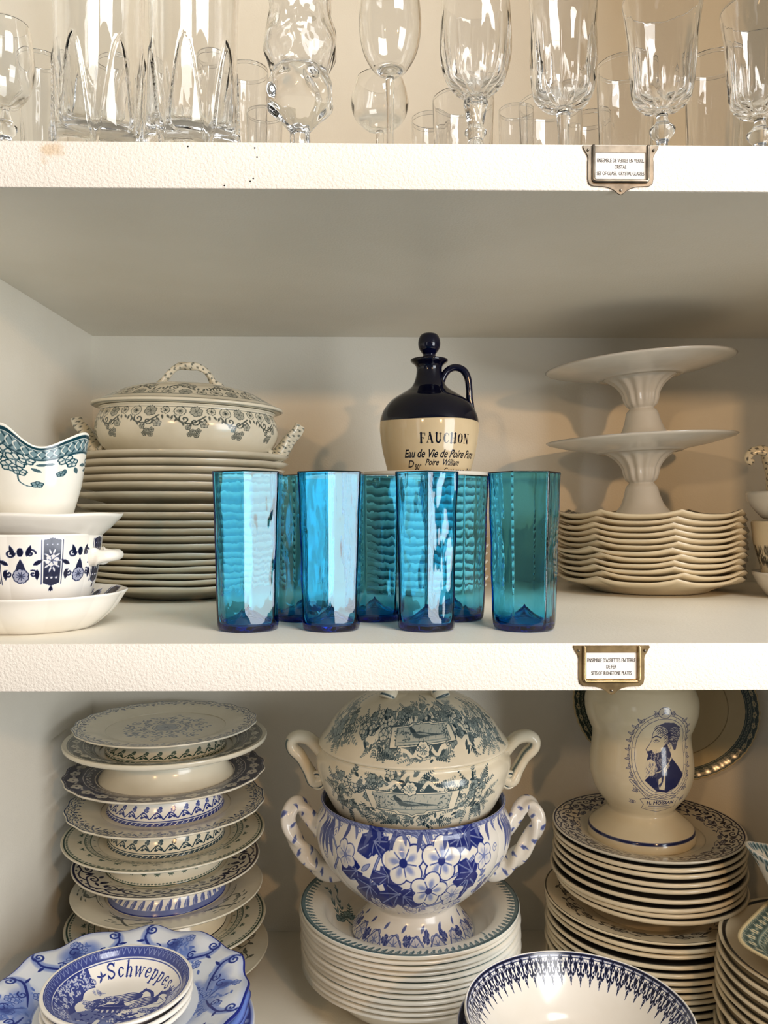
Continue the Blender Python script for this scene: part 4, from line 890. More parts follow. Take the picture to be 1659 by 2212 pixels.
bb = empty('footed_bowl', (MX + .0035, MY, ZB), 'white footed bowl with large blue flowers and twisted handles, standing on the soup plates', 'bowl'); bb.scale = (1.05, 1.05, 1.28)
bprof = [(.052, .0006), (.0605, 0), (.0625, .0015), (.0610, .0045), (.0535, .012), (.0465, .0180), (.0430, .0235), (.0425, .0262), (.0470, .0300), (.0620, .0385), (.0790, .0520), (.0930, .0680), (.0990, .0830), (.0985, .0960), (.0935, .1040), (.0925, .1085), (.0945, .1120), (.0930, .1130), (.0905, .1105), (.0905, .1040), (.094, .090), (.088, .066), (.060, .041), (.030, .033), (0, .032)]
def bink(th, r, z, top):
    outer = ~top | (r > .0985)
    body = bowlc.sample(th * .092 * np.ones_like(r), z, False); foot_ = bfoot.sample(th * .055, z * 1.15, False)
    # rows after the rim (inside) have top=True and r < max; keep them plain
    q = np.where(z > .027, body, foot_); q = np.maximum(q, np.where(z > .1085, T['hatch'].sample((th * 30) % 1, (z - .1085) / .0045, True), 0)); q = np.maximum(q, np.where((z < .0022), .8, 0))
    return q
def bmod(th, r, z):
    w = np.clip((z - .02) / .03, 0, 1) * np.clip((.108 - z) / .02, 0, 1) + .8 * np.clip(1 - z / .018, 0, 1)
    return r * (1 + .018 * w * (np.abs(np.cos(5 * th)) ** .6 - .6)), z
lathe('bowl_body', bprof, 420, 1150, M['white_blue'], bb, bink, bmod, front=.78, wt=('outer', 4.0))
for sg in (-1, 1):
    tube('handle', [(sg * .066, 0, .044), (sg * .084, 0, .047), (sg * .099, 0, .054), (sg * .111, -.003, .066), (sg * .125, -.004, .083), (sg * .1280, -.002, .095), (sg * .122, .003, .103), (sg * .113, .004, .101), (sg * .103, .002, .091), (sg * .095, 0, .082)], [.004, .0065, .0075, .008, .0075, .0072, .0072, .007, .0065, .008], M['white_blue'], bb, 20, 110, 1.25, lambda s, a: ((np.sin(s * 30 + a) * np.sin(s * 53 - a * 2) > .72)).astype(float) * .8, twist=9, lobes=3)

def foliage(c, x, y, rx, ry, n, seed, v0=.6, v1=1.0, sc=1.0):
    n = int(n * 1.5)
    rn = random.Random(seed)
    for k in range(n):
        a = rn.random() * 6.28; q = rn.random() ** .5; px, py = x + rx * q * math.cos(a), y + ry * q * math.sin(a); v = rn.uniform(v0, v1); m = rn.random()
        if m < .18: c.bloom(px, py, .0046 * sc, 5, rn.choice([.1, .4]), .0005, v, rn.random())
        elif m < .5: c.fern(px, py, math.atan2(py - y, px - x) + rn.uniform(-.5, .5), .015 * sc, v, 6, rn.uniform(-.6, .6))
        else: c.leaf(px, py, rn.random() * 6.28, .0068 * sc, .0030 * sc, v)
def cartouche(c, cx, cy, w, h, tilt=0.0, notch='bottom', seed=1):
    ca, sa = math.cos(tilt), math.sin(tilt); Rt = lambda P: [(cx + x * ca - y * sa, cy + x * sa + y * ca) for x, y in P]
    foliage(c, cx - w * .72, cy + h * .1, w * .32, h * .95, 60, seed); foliage(c, cx + w * .70, cy + h * .1, w * .30, h * .9, 55, seed + 1); foliage(c, cx - w * .1, cy + (h * .85 if notch == 'bottom' else -h * .9), w * .5, h * .35, 45, seed + 2, .55, 1); foliage(c, cx, cy + (-h * .95 if notch == 'bottom' else h * .95), w * .42, h * .32, 30, seed + 3)
    def frame(s):
        W_, H_ = w / 2 * s + (s - 1) * 0, h / 2 * s; e = h * .5 * (1.0)
        if notch == 'bottom': P = [(-W_, H_), (W_, H_), (W_ * .93, -H_ * .75), (W_ * .38, -H_ * .85), (W_ * .32, -H_ * 1.12), (W_ * .12, -H_ * 1.15), (0, -H_ * 1.4), (-W_ * .12, -H_ * 1.15), (-W_ * .32, -H_ * 1.12), (-W_ * .38, -H_ * .85), (-W_ * .88, -H_ * .75)]
        else: P = [(-W_, -H_), (W_, -H_), (W_ * .94, H_ * .8), (W_ * .4, H_ * .9), (W_ * .3, H_ * 1.1), (W_ * .08, H_ * 1.1), (0, H_ * 1.35), (-W_ * .08, H_ * 1.1), (-W_ * .3, H_ * 1.1), (-W_ * .4, H_ * .9), (-W_ * .94, H_ * .8)]
        return Rt(P)
    c.poly(frame(1.06), 0.0, .0007, .95); c.poly(frame(.88), .22, .0005, .95)
    rn = random.Random(seed + 9)
    for k in range(90):
        x = rn.uniform(-.42, .42) * w; y = rn.uniform(-.30, .36) * h; p = Rt([(x, y), (x + .0006, y + rn.uniform(.0012, .003))]); c.stroke(p, .00035, rn.choice([.35, .5, .75]))
    for k in range(50):
        x = rn.choice([rn.uniform(-.43, -.2), rn.uniform(.3, .42)]) * w; p = Rt([(x, rn.uniform(-.3, .3) * h)])[0]; c.leaf(p[0], p[1], rn.random() * 6.3, .0026, .0011, .85)
    # pheasant: body, neck, head, long tail
    b = lambda P: Rt([(x * w, y * h) for x, y in P])
    c.poly(b([(-.17, .05), (-.12, .12), (-.05, .14), (.02, .08), (.10, .02), (.24, -.06), (.36, -.13), (.22, -.12), (.06, -.12), (-.05, -.16), (-.13, -.12)]), .85)
    c.poly(b([(-.17, .07), (-.2, .2), (-.19, .3), (-.16, .32), (-.13, .24), (-.1, .1)]), .95); c.disc(*b([(-.185, .31)])[0], .0017, None, .95); c.stroke(b([(-.2, .3), (-.225, .27)]), .0006, .95)
    c.stroke(b([(-.06, -.14), (-.08, -.32), (-.05, -.33)]), .0006, .9); c.stroke(b([(-.01, -.12), (.0, -.32), (.03, -.33)]), .0006, .9)
    for k in range(5): c.stroke(b([(-.1 + k * .03, .08 - k * .01), (-.03 + k * .04, -.02 - .02 * k)]), .0004, .2)
    c.stroke(b([(-.4, -.3), (.4, -.32)]), .0008, .5)
    s_ = 1 if notch == 'bottom' else -1
    o = Rt([(-.02 * w, s_ * h * .68)])[0]
    c.poly(Rt([(-w * .22, s_ * h * .5), (w * .28, s_ * h * .52), (w * .2, s_ * h * .86), (0, s_ * h * 1.0), (-w * .14, s_ * h * .86)]), .9)
    c.bloom(o[0], o[1], .0062, 7, .0, .0006, .5, .2, .3)
    for sg in (1, -1):
        q = Rt([(sg * w * .1, s_ * h * .62), (sg * w * .18, s_ * h * .95), (sg * w * .26, s_ * h * .7), (sg * w * .38, s_ * h * .58)]); c.curve(q, .0030, 0.0); c.curve(q, .0036, None or .95, n=30) if False else None
        c.curve(q, .0026, 0.02); c.spiral(q[0][0], q[0][1], .0026, 0, 1.2, .0007, .9); c.spiral(q[3][0], q[3][1], .0026, 2, 1.2, .0007, .9)
tc_ = Ink(-.15, .15, -.005, .16, 1800)
cartouche(tc_, -.006, .0390, .087, .0215, 0.0, 'bottom', 11)
ZTB = -.3215
pt = empty('lidded_tureen', (MX + .0035, MY, ZTB), 'cream lidded tureen printed with teal pheasant panels, resting on the blue flowered bowl', 'tureen')
tprof = [(0, .004), (.070, .003), (.0800, .0), (.0840, .003), (.0895, .012), (.0975, .028), (.1025, .042), (.1045, .052), (.1030, .060), (.0990, .0655), (.0985, .0680), (.0995, .0690), (.0965, .0690), (.099, .052), (.09, .03), (.07, .012), (0, .009)]
lathe('tureen_body', tprof, 320, 1250, M['ivory'], pt, lambda th, r, z, top: np.where(r > .078, tc_.sample(th * .1010, z, False), 0), front=.80, dens=lambda r, z: 1 if r > .078 else .15, wt=('outer', 4.0))
lc = Ink(-.14, .14, .0, .09, 1700)   # lid canvas: x arc, y = distance up the lid from the rim
cartouche(lc, .006, .0315, .066, .0175, .07, 'top', 31)
foliage(lc, .022, .056, .030, .010, 40, 55, .4, .8, .9)
for k in (-1, 1): foliage(lc, k * .100, .030, .020, .018, 60, 77 + k, .4, .8, 1.2)
def lidink(th, r, z, top):
    s = np.interp(r[:, 0], [0, .03, .05, .07, .085, .095, .1005], [.097, .075, .060, .043, .028, .014, 0])[:, None]
    return np.where(top, lc.sample(th * (r * .4 + .055), s + 0 * th, False), 0)
plid = lathe('lid', [(.094, .0695), (.0985, .0698), (.1012, .0712), (.1016, .0730), (.0990, .0765), (.0925, .0850), (.0850, .0965), (.0700, .1105), (.0540, .1195), (.0350, .1255), (.018, .128), (0, .1285)], 280, 1150, M['ivory'], pt, lidink, front=.8, wt=('top', 4.0))
tube('lid_handle', [(-.029, -.030, .1240), (-.0265, -.026, .1300), (-.024, -.014, .1360), (-.014, -.004, .1400), (0, -.003, .1420), (.014, -.004, .1400), (.024, -.014, .1360), (.0265, -.026, .1300), (.029, -.030, .1240)], [.0075, .0080, .0060, .0042, .0042, .0042, .0060, .0080, .0075], M['ivory'], plid, 16, 90, 1.2, lambda s, a: (np.sin(s * 90) > .6) * (np.abs(np.cos(a)) > .6) * .9 * np.ones_like(a))
for sg in (-1, 1):
    lathe('handle_scroll', [(.0100, 0), (.0104, .004), (.0088, .0062), (.0070, .0052), (.0050, .0064), (.0028, .0054), (0, .0070)], 40, 40, M['ivory'], pt, lambda th, r, z, top: np.where(np.abs(r - .0070) < .0006, .95, 0) * 1.0, loc=(sg * .101, -.004, .0310), rot=(PI / 2, 0, sg * .35))
    tube('handle', [(sg * .098, 0, .0300), (sg * .1065, 0, .0290), (sg * .1130, 0, .0400), (sg * .1220, 0, .0550), (sg * .1305, 0, .0640), (sg * .1310, 0, .0720), (sg * .1240, 0, .0760), (sg * .1130, 0, .0740), (sg * .1040, 0, .0660), (sg * .0980, 0, .0600)], [.008, .0078, .0065, .0062, .0070, .0065, .0068, .0070, .0070, .0080], M['ivory'], pt, 18, 100, 1.5, lambda s, a: ((np.abs(np.cos(a - .7)) > .985) & (s < .6)).astype(float) * .9)

# ---- right stack, apothecary jar and leaning platter
QX, QY = 0.2995, 0.350
mk = {}
mk['a'] = pl(.1015, .0165, M['warmcream'], 60, 240, ink=on_top(ring(.080, .0975, .95)), t=.0050)
mk['b'] = pl(.1085, .0165, M['warmcream'], 60, 240, ink=on_top(ring(.085, .1045, .95)), t=.0050)
mk['bt'] = pl(.1085, .0165, M['warmcream'], 150, 800, ink=on_top(band(T['sprig'], 9, .070, .102), ring(.1062, .1075, .8)))
mk['at'] = pl(.1010, .0165, M['indigo'], 190, 1000, ink=on_top(band(T['scroll'], 13, .076, .0995), band(T['sprig'], 9, .066, .086, 'r', .3)))
ztop = -.3425 - .0165
seq = [('at', 0)] + [('a', g) for g in (.0062, .0060, .0082, .0056, .0088, .0080, .0058, .0052)] + [('bt', .0165)] + [('b', g) for g in (.0062, .0064, .0092, .0062, .0070, .0058, .0062, .0060, .0060, .0064, .0078, .0070)]
tot = sum(g for _, g in seq); kk = (ztop - ZLT) / tot; z = ztop
offs = {6: (-.0015, 0), 7: (.001, 0), 8: (.003, -.002)}
for i, (k, g) in enumerate(seq):
    z -= g * kk; s = mk[k]; ox, oy = offs.get(i, (rnd.uniform(-.0025, .0025), rnd.uniform(-.001, .001)))
    if i == 0: ox = oy = 0
    q = 1 + rnd.uniform(-.012, .02) if k in 'ab' and i > 1 else 1
    o = link('dinner_plate', s['me'], s['mat'], None, (QX + ox, QY + oy, z), (0, 0, rnd.uniform(-1, 1) if i else .2)); o.scale = (q, q, 1)
    if k == 'at': lb = 'cream plate with violet scroll rim, topmost of the tall right stack, under the portrait jar'
    elif k == 'bt': lb = 'wide cream plate with dark sprig rim, midway in the tall right stack'
    else: lb = 'dark rimmed cream plate, %s in the tall right stack' % ('lowest' if i == len(seq) - 1 else ORD[i] + ' from the top')
    tag(o, lb, 'plate', 'plates in the tall right stack')
# portrait canvas: x arc, y height
pc = Ink(-.060, .060, .030, .165, 1100)
def E_(P, cx=0.0, cy=.1020, s=.00150): return [(cx + x * s, cy + y * s) for x, y in P]
ov = lambda rx, ry, n=80, a0=0, a1=6.2832: [(rx * math.cos(a), ry * math.sin(a)) for a in np.linspace(a0, a1, n)]
for rx, ry in ((22.5, 30), (20.8, 28.3), (18.6, 26.0)): pc.stroke(E_(ov(rx, ry)), .00042, .95)
for a in np.linspace(0, 6.28, 22): pc.stroke(E_([(20.8 * math.cos(a), 28.3 * math.sin(a)), (18.6 * math.cos(a), 26 * math.sin(a))]), .0003, .8)
for sg in (-1, 1):
    for k in range(9):
        a = PI / 2 + sg * (PI * .22 + k * .2); x, y = 22 * math.cos(a), 29.5 * math.sin(a)
        if sg < 0 and k > 7: continue
        for d_ in (.6, -.6): pp = E_([(x, y)])[0]; pc.leaf(pp[0], pp[1], a + d_ + (PI / 2 if sg < 0 else -PI / 2) * .4, .0052, .0022, .25, .00035)
p0 = E_([(0, 30)])[0]; pc.disc(p0[0], p0[1], .0062, .0056, 1.0); pc.disc(p0[0], p0[1], .0057, .0051, 0.0); pc.disc(p0[0], p0[1], .0052, .0046, .12); pc.spiral(p0[0], p0[1] + .0008, .002, 1, 1.3, .0004); pc.curve([(p0[0] - .003, p0[1] - .002), (p0[0], p0[1]), (p0[0] + .003, p0[1] - .002)], .0005)
for sg in (-1, 1):
    for j in range(3): pc.leaf(p0[0] + sg * .006, p0[1] - .001, (0 if sg > 0 else PI) + (j - 1) * .6, .0045, .0016, .2, .0003)
# bust
pc.poly(E_([(-12, -17), (-5, -9), (0, -5), (2, -12), (5, -6), (7, -2), (12, -8), (16, -14), (10, -22), (3, -25.5), (-4, -24.5)]), .97)      # coat
pc.poly(E_([(-5, -9.5), (-1, -5), (5, 0), (7.5, -2.5), (2, -9), (1.5, -24), (-2.5, -23), (-4, -16)]), .0, .00035)                           # shirt
pc.poly(E_([(-4.5, -12), (-1.5, -11), (0, -8.5), (1, -12), (0, -18), (-2, -22), (-4.5, -17)]), .9)                                          # cravat
pc.poly(E_([(-3, -16), (-1, -14.5), (-1, -18), (-3, -20)]), 0)
pc.poly(E_([(-4, 20), (-6.5, 16), (-7.5, 12), (-7.5, 10), (-9, 6.5), (-11, 3.5), (-9.5, 2.5), (-9.6, 0), (-8, -4), (-4, -8), (3, -4), (8, 0), (8.5, 12), (4, 20)]), .0)   # face
pc.curve(E_([(-4, 21), (-6.5, 17), (-7.3, 12.5), (-7.2, 10.5), (-9, 6.5), (-11, 3.6), (-10, 2.6), (-9.2, 2)]), .0005, .95)
rn = random.Random(8)
hair = E_([(-4, 21.5), (0, 23.5), (6, 23), (11, 19.5), (13, 13), (12.6, 7), (11.2, 3.2), (9.6, 2.6), (8.4, 5), (7, 8), (4.5, 9), (3.5, 13), (2.5, 17.5), (0, 20)]); pc.poly(hair, .82)
beard = E_([(-10.5, 2.2), (-7, 3.4), (-5.5, 1), (-1, 2), (1.5, 6), (3.6, 8), (5.5, 4), (7, 0), (4.5, -5), (1, -8.5), (-3, -11), (-6.5, -11), (-9.5, -7), (-10.5, -3), (-9.5, 0)]); pc.poly(beard, .92)
for k in range(60):
    a = rn.random(); x, y = -8 + 14 * rn.random(), -8 + 12 * rn.random(); pp = E_([(x, y)])[0]
    if -9 < x < 5: pc.curve([pp, (pp[0] + .0010, pp[1] - .0014), (pp[0] + .0006, pp[1] - .0030)], .00042, .2, n=6)
for k in range(46):
    x, y = 3 + 8.5 * rn.random(), 6 + 15 * rn.random(); pp = E_([(x, y)])[0]; pc.curve([pp, (pp[0] + .0018, pp[1] + .0008), (pp[0] + .0034, pp[1] - .0006)], .00045, .12, n=6)
pc.poly(E_([(-11, -4), (-8, -2.5), (-5, -4.5), (-3.5, -9), (-6, -13.5), (-10, -14), (-12.5, -11), (-12, -7)]), .03)
for k in range(34):
    x, y = -11.5 + 7.5 * rn.random(), -4.5 - 8.5 * rn.random(); pc.curve(E_([(x, y), (x - .2, y - 1.2), (x - .9, y - 2.2)]), .00035, .6, n=6)   # grey beard tip
pc.disc(*E_([(5.6, 6.2)])[0], .0017, .0029, 0, .1); pc.stroke(E_([(5.6 + 1.6 * math.cos(a), 6.2 + 2.6 * math.sin(a)) for a in np.linspace(-1.5, 3.6, 20)]), .0004, .95); pc.curve(E_([(5, 7.5), (6.4, 7), (5.4, 4.6)]), .0003, .9)
pc.curve(E_([(-6.8, 12.3), (-4.5, 13.6), (-1.5, 12.2)]), .0011, .95); pc.curve(E_([(-6, 9.6), (-4.2, 10.8), (-2, 9.6)]), .0006, .95); pc.disc(*E_([(-4.4, 9.9)])[0], .0008, .0007); pc.curve(E_([(-5.8, 9), (-3.8, 8.6), (-2.2, 9.4)]), .0003, .7)
for k in range(8): pc.stroke(E_([(-1 + k * .5, 14 - k), (.6 + k * .5, 13.2 - k)]), .0002, .45)
for k in range(16):
    x, y = -4.5 + k * .55, 21 - (k % 5) * .9 - k * .35; pc.curve(E_([(x - 1.6, y - 1.6), (x, y + .3), (x + 2.4, y + .4)]), .0006, .95, n=8)
for k in range(14):
    x, y = 3.2 + (k % 4) * .5, 16 - k * .8; pc.curve(E_([(x - 1.3, y - .9), (x, y), (x + 1.2, y - .2)]), .0005, .95, n=8)
# ribbon and writing
pc.curve(E_([(-21, -18), (-15, -24), (-10, -29), (-4, -27.5), (0, -29), (5, -27), (11, -28), (16, -23), (21, -17)]), .0026, 1); pc.curve(E_([(-21, -18), (-15, -24), (-10, -29), (-4, -27.5), (0, -29), (5, -27), (11, -28), (16, -23), (21, -17)]), .0017, 0)
for x, y, d_ in ((-17, -25, 1), (17, -24, -1), (-9, -31, -1), (9, -31, 1), (-20, -34, 1), (18, -32, -1)):
    pp = E_([(x, y)])[0]; pc.spiral(pp[0], pp[1], .0026, 0, 1.4, .0005, .9, d_); pc.leaf(pp[0], pp[1], PI if x < 0 else 0, .005, .002, .2, .0003); pc.leaf(pp[0], pp[1], PI - .7 if x < 0 else .7, .005, .002, .2, .0003)
pc.poly(E_([(-15, -31), (-12, -30), (0, -31.5), (12, -30), (15, -31), (13.5, -34), (15, -38), (8, -40), (0, -41.5), (-8, -40), (-14, -38.5), (-12.5, -35)]), 0, .0005, .9)
ink_text(pc, 'H. MOISSAN', .0005, .1020 - .0520, .0037, width=.031, bold=.0003)
for k, w_ in ((0, .026), (1, .033)): # illegible small print: rows of short dashes
    for j in range(26): x = (j / 25 - .5) * w_; pc.stroke([(x, .0473 - k * .0030), (x + .0007, .0480 - k * .0030)], .0006, .6)
JX, JY, JZ = QX - .0075, QY - .004, ztop + .0052
jar = empty('apothecary_jar', (JX, JY, JZ), 'cream pharmacy jar with navy oval portrait of a bearded man in profile', 'jar')
def jarink(th, r, z, top):
    return np.maximum(pc.sample((th - .09) * .0530, z, False), np.where((z > .0100) & (z < .0128) & (r > .047), 1, 0))
lathe('jar_body', [(a, b * 1.33) for a, b in [(.050, .0008), (.0555, 0), (.0568, .003), (.0560, .0070), (.0535, .0105), (.0440, .0165), (.0360, .0215), (.0350, .0245), (.0390, .0290), (.0480, .0380), (.0535, .0500), (.0545, .0600), (.0530, .0720), (.0515, .0840), (.0545, .0910), (.0582, .0990), (.0596, .1065), (.0590, .1140), (.0545, .1230), (.0500, .1290), (.0495, .1460), (.0530, .1640), (.0515, .1650), (.0470, .155), (.0465, .135), (.054, .112), (.049, .084), (.05, .05), (.03, .028), (0, .026)]], 560, 950, M['jar'], jar, jarink, front=.75, dens=lambda r, z: 1 if .03 < z < .16 else .4, wt=('outer', 4.0))
# price sticker on the foot
stk = grid_mesh('price_sticker', np.array([[[(.0505 - .0003 * 0 - k * .0055) * math.sin(t), -(.0505 - k * .0055) * math.cos(t), .0122 + k * .0030] for t in np.linspace(-.95, -.60, 10)] for k in (0, 1)]) + 0, False)
link('price_sticker', stk, M['card'], jar, (0, 0, .0008))

lean = empty('oval_platter', (0.352, 0.452, -0.2360), 'oval cream platter with dark scalloped border leaning on the back wall behind the jar', 'platter', rot=(math.radians(84), math.radians(10), 0))
lathe('platter_body', [(0, .001), (.070, .001), (.074, 0), (.080, .002), (.100, .010), (.1125, .0135), (.1140, .0148), (.1125, .0160), (.100, .0130), (.080, .0062), (.074, .0048), (0, .004)], 150, 900, M['greygreen2'], lean, on_top(band(T['dark'], 20, .0975, .1120)), scallop(56, .006, .114), sy=.77, wt=('top', 3.0), dens=lambda r, z: 1 if r > .09 else .3)

# ---- far right: stack, square dish, sauce boat
GX, GY = .431, .2020
mg = pl(.1060, .0185, M['warmcream'], 60, 280, ink=on_top(ring(.100, .1022, .98)), t=.0050)
mgt = pl(.1060, .0185, M['warmcream'], 90, 420, ink=on_top(ring(.0995, .1020, .98), ring(.046, .0468, .9)))
zg = [-.4030 - .0185]
nG = 12
for i in range(nG):
    z_ = (zg[0]) * (1 - i / (nG - 1)) + ZLT * i / (nG - 1); s = mgt if i == 0 else mg; q = 1 if i < 2 else 1 + rnd.uniform(0, .03)
    o = link('dinner_plate', s['me'], s['mat'], None, (GX + (rnd.uniform(-.003, .002) if i else 0), GY + rnd.uniform(-.001, .001), z_)); o.scale = (q, q, 1)
    tag(o, 'black line plate, %s in the stack at the lower right corner' % ('lowest' if i == nG - 1 else ORD[i] + ('most' if i == 0 else ' from the top')), 'plate', 'black line plates in the lower right corner')
def sq(th, r, z):
    a = np.abs(((th + PI / 4) % (PI / 2)) - PI / 4); k = 1 / (np.cos(a) ** 8 + np.sin(a) ** 8) ** (1 / 8) * 1.0
    k = (1 / (np.abs(np.cos(th)) ** 7 + np.abs(np.sin(th)) ** 7) ** (1 / 7)); return r * (1 + (k - 1) * np.clip(r / .05, 0, 1)), z
sqc = Ink(-.09, .09, -.09, .09, 420); foliage(sqc, -.03, .02, .022, .022, 120, 5, .6, .95, 1.0); foliage(sqc, .02, .0, .02, .02, 80, 6, .6, .95, 1.0); sqc.curve([(-.045, -.02), (-.02, -.035), (.01, -.04)], .001, .8)
sdish = empty('square_dish', (.4250, .170, -.3985), 'square cream dish with dark green border, on the lower right corner stack', 'dish', rot=(math.radians(4), math.radians(-5), math.radians(42)))
lathe('dish_body', [(0, .002), (.045, .002), (.049, 0), (.053, .001), (.062, .010), (.078, .0185), (.0800, .0205), (.0785, .0215), (.064, .0150), (.052, .0055), (0, .0045)], 90, 600, M['greygreen2'], sdish, on_top(band(T['dark'], 30, .056, .077), planar(sqc)), sq)
sbt = empty('sauce_boat', (.4180, .212, -.3915), 'small cream sauce boat with teal leaf rim, on the square green dish', 'sauce boat', rot=(0, math.radians(5), math.radians(-12))); sbt.scale = (1.4, 1.4, 1.35)
lathe('boat_body', [(0, .001), (.016, .001), (.019, 0), (.021, .002), (.030, .014), (.036, .028), (.0385, .040), (.0395, .0455), (.0380, .0460), (.0360, .040), (.032, .026), (.018, .006), (0, .004)], 80, 300, M['white_teal'], sbt, lambda th, r, z, top: np.where(z > .036, band(T['boat'], 5, .030, .046, 'z')(th, r, z, top), 0), lambda th, r, z: (r * (1 + .35 * np.clip(z / .045, 0, 1) ** 3 * np.exp(-((th + PI / 2) / .55) ** 2)), z + .006 * np.clip(z / .045, 0, 1) ** 2 * np.exp(-((th + PI / 2) / .5) ** 2)), sy=.75)

# ---- foreground left: flow blue platters and three small bowls
HX, HY = -.2110, .138
fc = Ink(-.12, .12, -.12, .12, 1500)
rn = random.Random(12)
for k in range(6):   # cloud of soft transfer flowers
    a = k * PI / 3 + .15
    for j in range(26):
        aa = a + rn.gauss(0, .17); r = rn.uniform(.070, .096) - abs(aa - a) * .05; fc.disc(r * math.cos(aa), r * math.sin(aa), rn.uniform(.003, .008), None, rn.uniform(.25, .42), 0, soft=.8)
    for j in range(46):
        aa = a + rn.gauss(0, .2); r = rn.uniform(.068, .100) - abs(aa - a) * .05; x, y = r * math.cos(aa), r * math.sin(aa)
        (fc.leaf(x, y, rn.random() * 6.3, .006, .0026, rn.uniform(.4, .62)) if j % 4 else fc.bloom(x, y, .0038, 5, .3, .0004, .6))
    aa = a + .05; x, y = .087 * math.cos(aa), .087 * math.sin(aa); fc.disc(x, y, .006, .0045, .85, aa, soft=.5); fc.spiral(x - .003, y + .003, .005, 1, 1.1, .0014, .95, 1, .0006); fc.curve([(x, y), (.073 * math.cos(aa - .12), .073 * math.sin(aa - .12))], .0014, .8)
for k in range(6):   # bold scrolls between
    a = (k + .5) * PI / 3 + .15; ur, ut_ = (math.cos(a), math.sin(a)), (-math.sin(a), math.cos(a))
    Q = lambda r, t: (r * ur[0] + t * ut_[0], r * ur[1] + t * ut_[1])
    for sg in (1, -1):
        pts = [Q(.066, sg * .030), Q(.076, sg * .020), Q(.089, sg * .012), Q(.100, sg * .014)]
        fc.curve(pts, .006, .32, n=24, blur=.004)
    for sg in (1, -1):
        pts = [Q(.066, sg * .030), Q(.076, sg * .020), Q(.089, sg * .012), Q(.100, sg * .014)]; fc.curve(pts, .0018, .97, [.0008, .0022, .0022, .0014]); e = Q(.098, sg * .0175)
        fc.spiral(e[0], e[1], .0058, a, 1.5, .0018, .97, -sg, .001, .0006); e = Q(.078, sg * .0235); fc.spiral(e[0], e[1], .0042, a, 1.3, .0014, .97, sg, .0008); e = Q(.087, sg * .012); fc.leaf(e[0], e[1], a - sg * 1.4, .008, .003, .97)
def flowink(th, r, z, top):
    m = planar(fc)(th, r, z, top); m = np.where(r > .0655, m, 0)
    m = np.maximum(m, np.clip((r - .100) / .008, 0, 1) * .25); return np.where(top, np.maximum(m, np.where(r > .1058, 1, 0)), np.where(r > .1062, .55, 0))
fmod = lambda th, r, z: (r * (1 + .030 * np.clip((r - .06) / .045, 0, 1) * (.35 * np.cos(12 * th) + .25 * np.cos(18 * th + .7) - .1)), z + .0018 * np.clip((r - .08) / .03, 0, 1) * np.cos(12 * th))
fprof = [(0, .003), (.060, .003), (.064, 0), (.068, .001), (.080, .008), (.100, .0140), (.1065, .0160), (.1078, .0178), (.1062, .0190), (.098, .0180), (.080, .0128), (.068, .0072), (.060, .0062), (0, .006)]
me_f = lathe('platter', fprof, 230, 1150, M['flow'], None, flowink, fmod, mesh_only=True, dens=lambda r, z: .35 if r < .06 else 1, wt=('top', 4.0))
me_f2 = lathe('platter', fprof, 60, 300, M['flow'], None, on_top(ring(.1058, .12, 1), ring(.095, .1058, .4)), fmod, mesh_only=True)
zf = -.4000 - .019
for i in range(3):
    o = link('scalloped_platter', me_f if i == 0 else me_f2, M['flow'], None, (HX + (0, .0012, .0006)[i], HY - (0, .001, .0015)[i], zf - i * .0085), (0, 0, (0.0, .04, -.05)[i]))
    tag(o, 'scalloped flow blue platter, %s of the three in the lower left foreground' % ('topmost', 'middle one', 'lowest')[i], 'platter', 'flow blue platters in the foreground')
ml = pl(.1100, .0185, M['white_blue'], 50, 300, ink=on_top(band(T['dark'], 18, .088, .105), ring(.103, .1065, 1)))
nL = 8
for i in range(nL):
    z_ = (zf - .017 - .0105) * (1 - i / (nL - 1)) + ZLT * i / (nL - 1)
    o = link('serving_plate', ml['me'], ml['mat'], None, (HX + .003 + rnd.uniform(-.001, .001), HY - .002, z_)); tag(o, 'white plate with navy border, %s below the flow blue platters' % ('first' if i == 0 else 'lowest' if i == nL - 1 else ORD[i]), 'plate', 'plates under the flow blue platters')
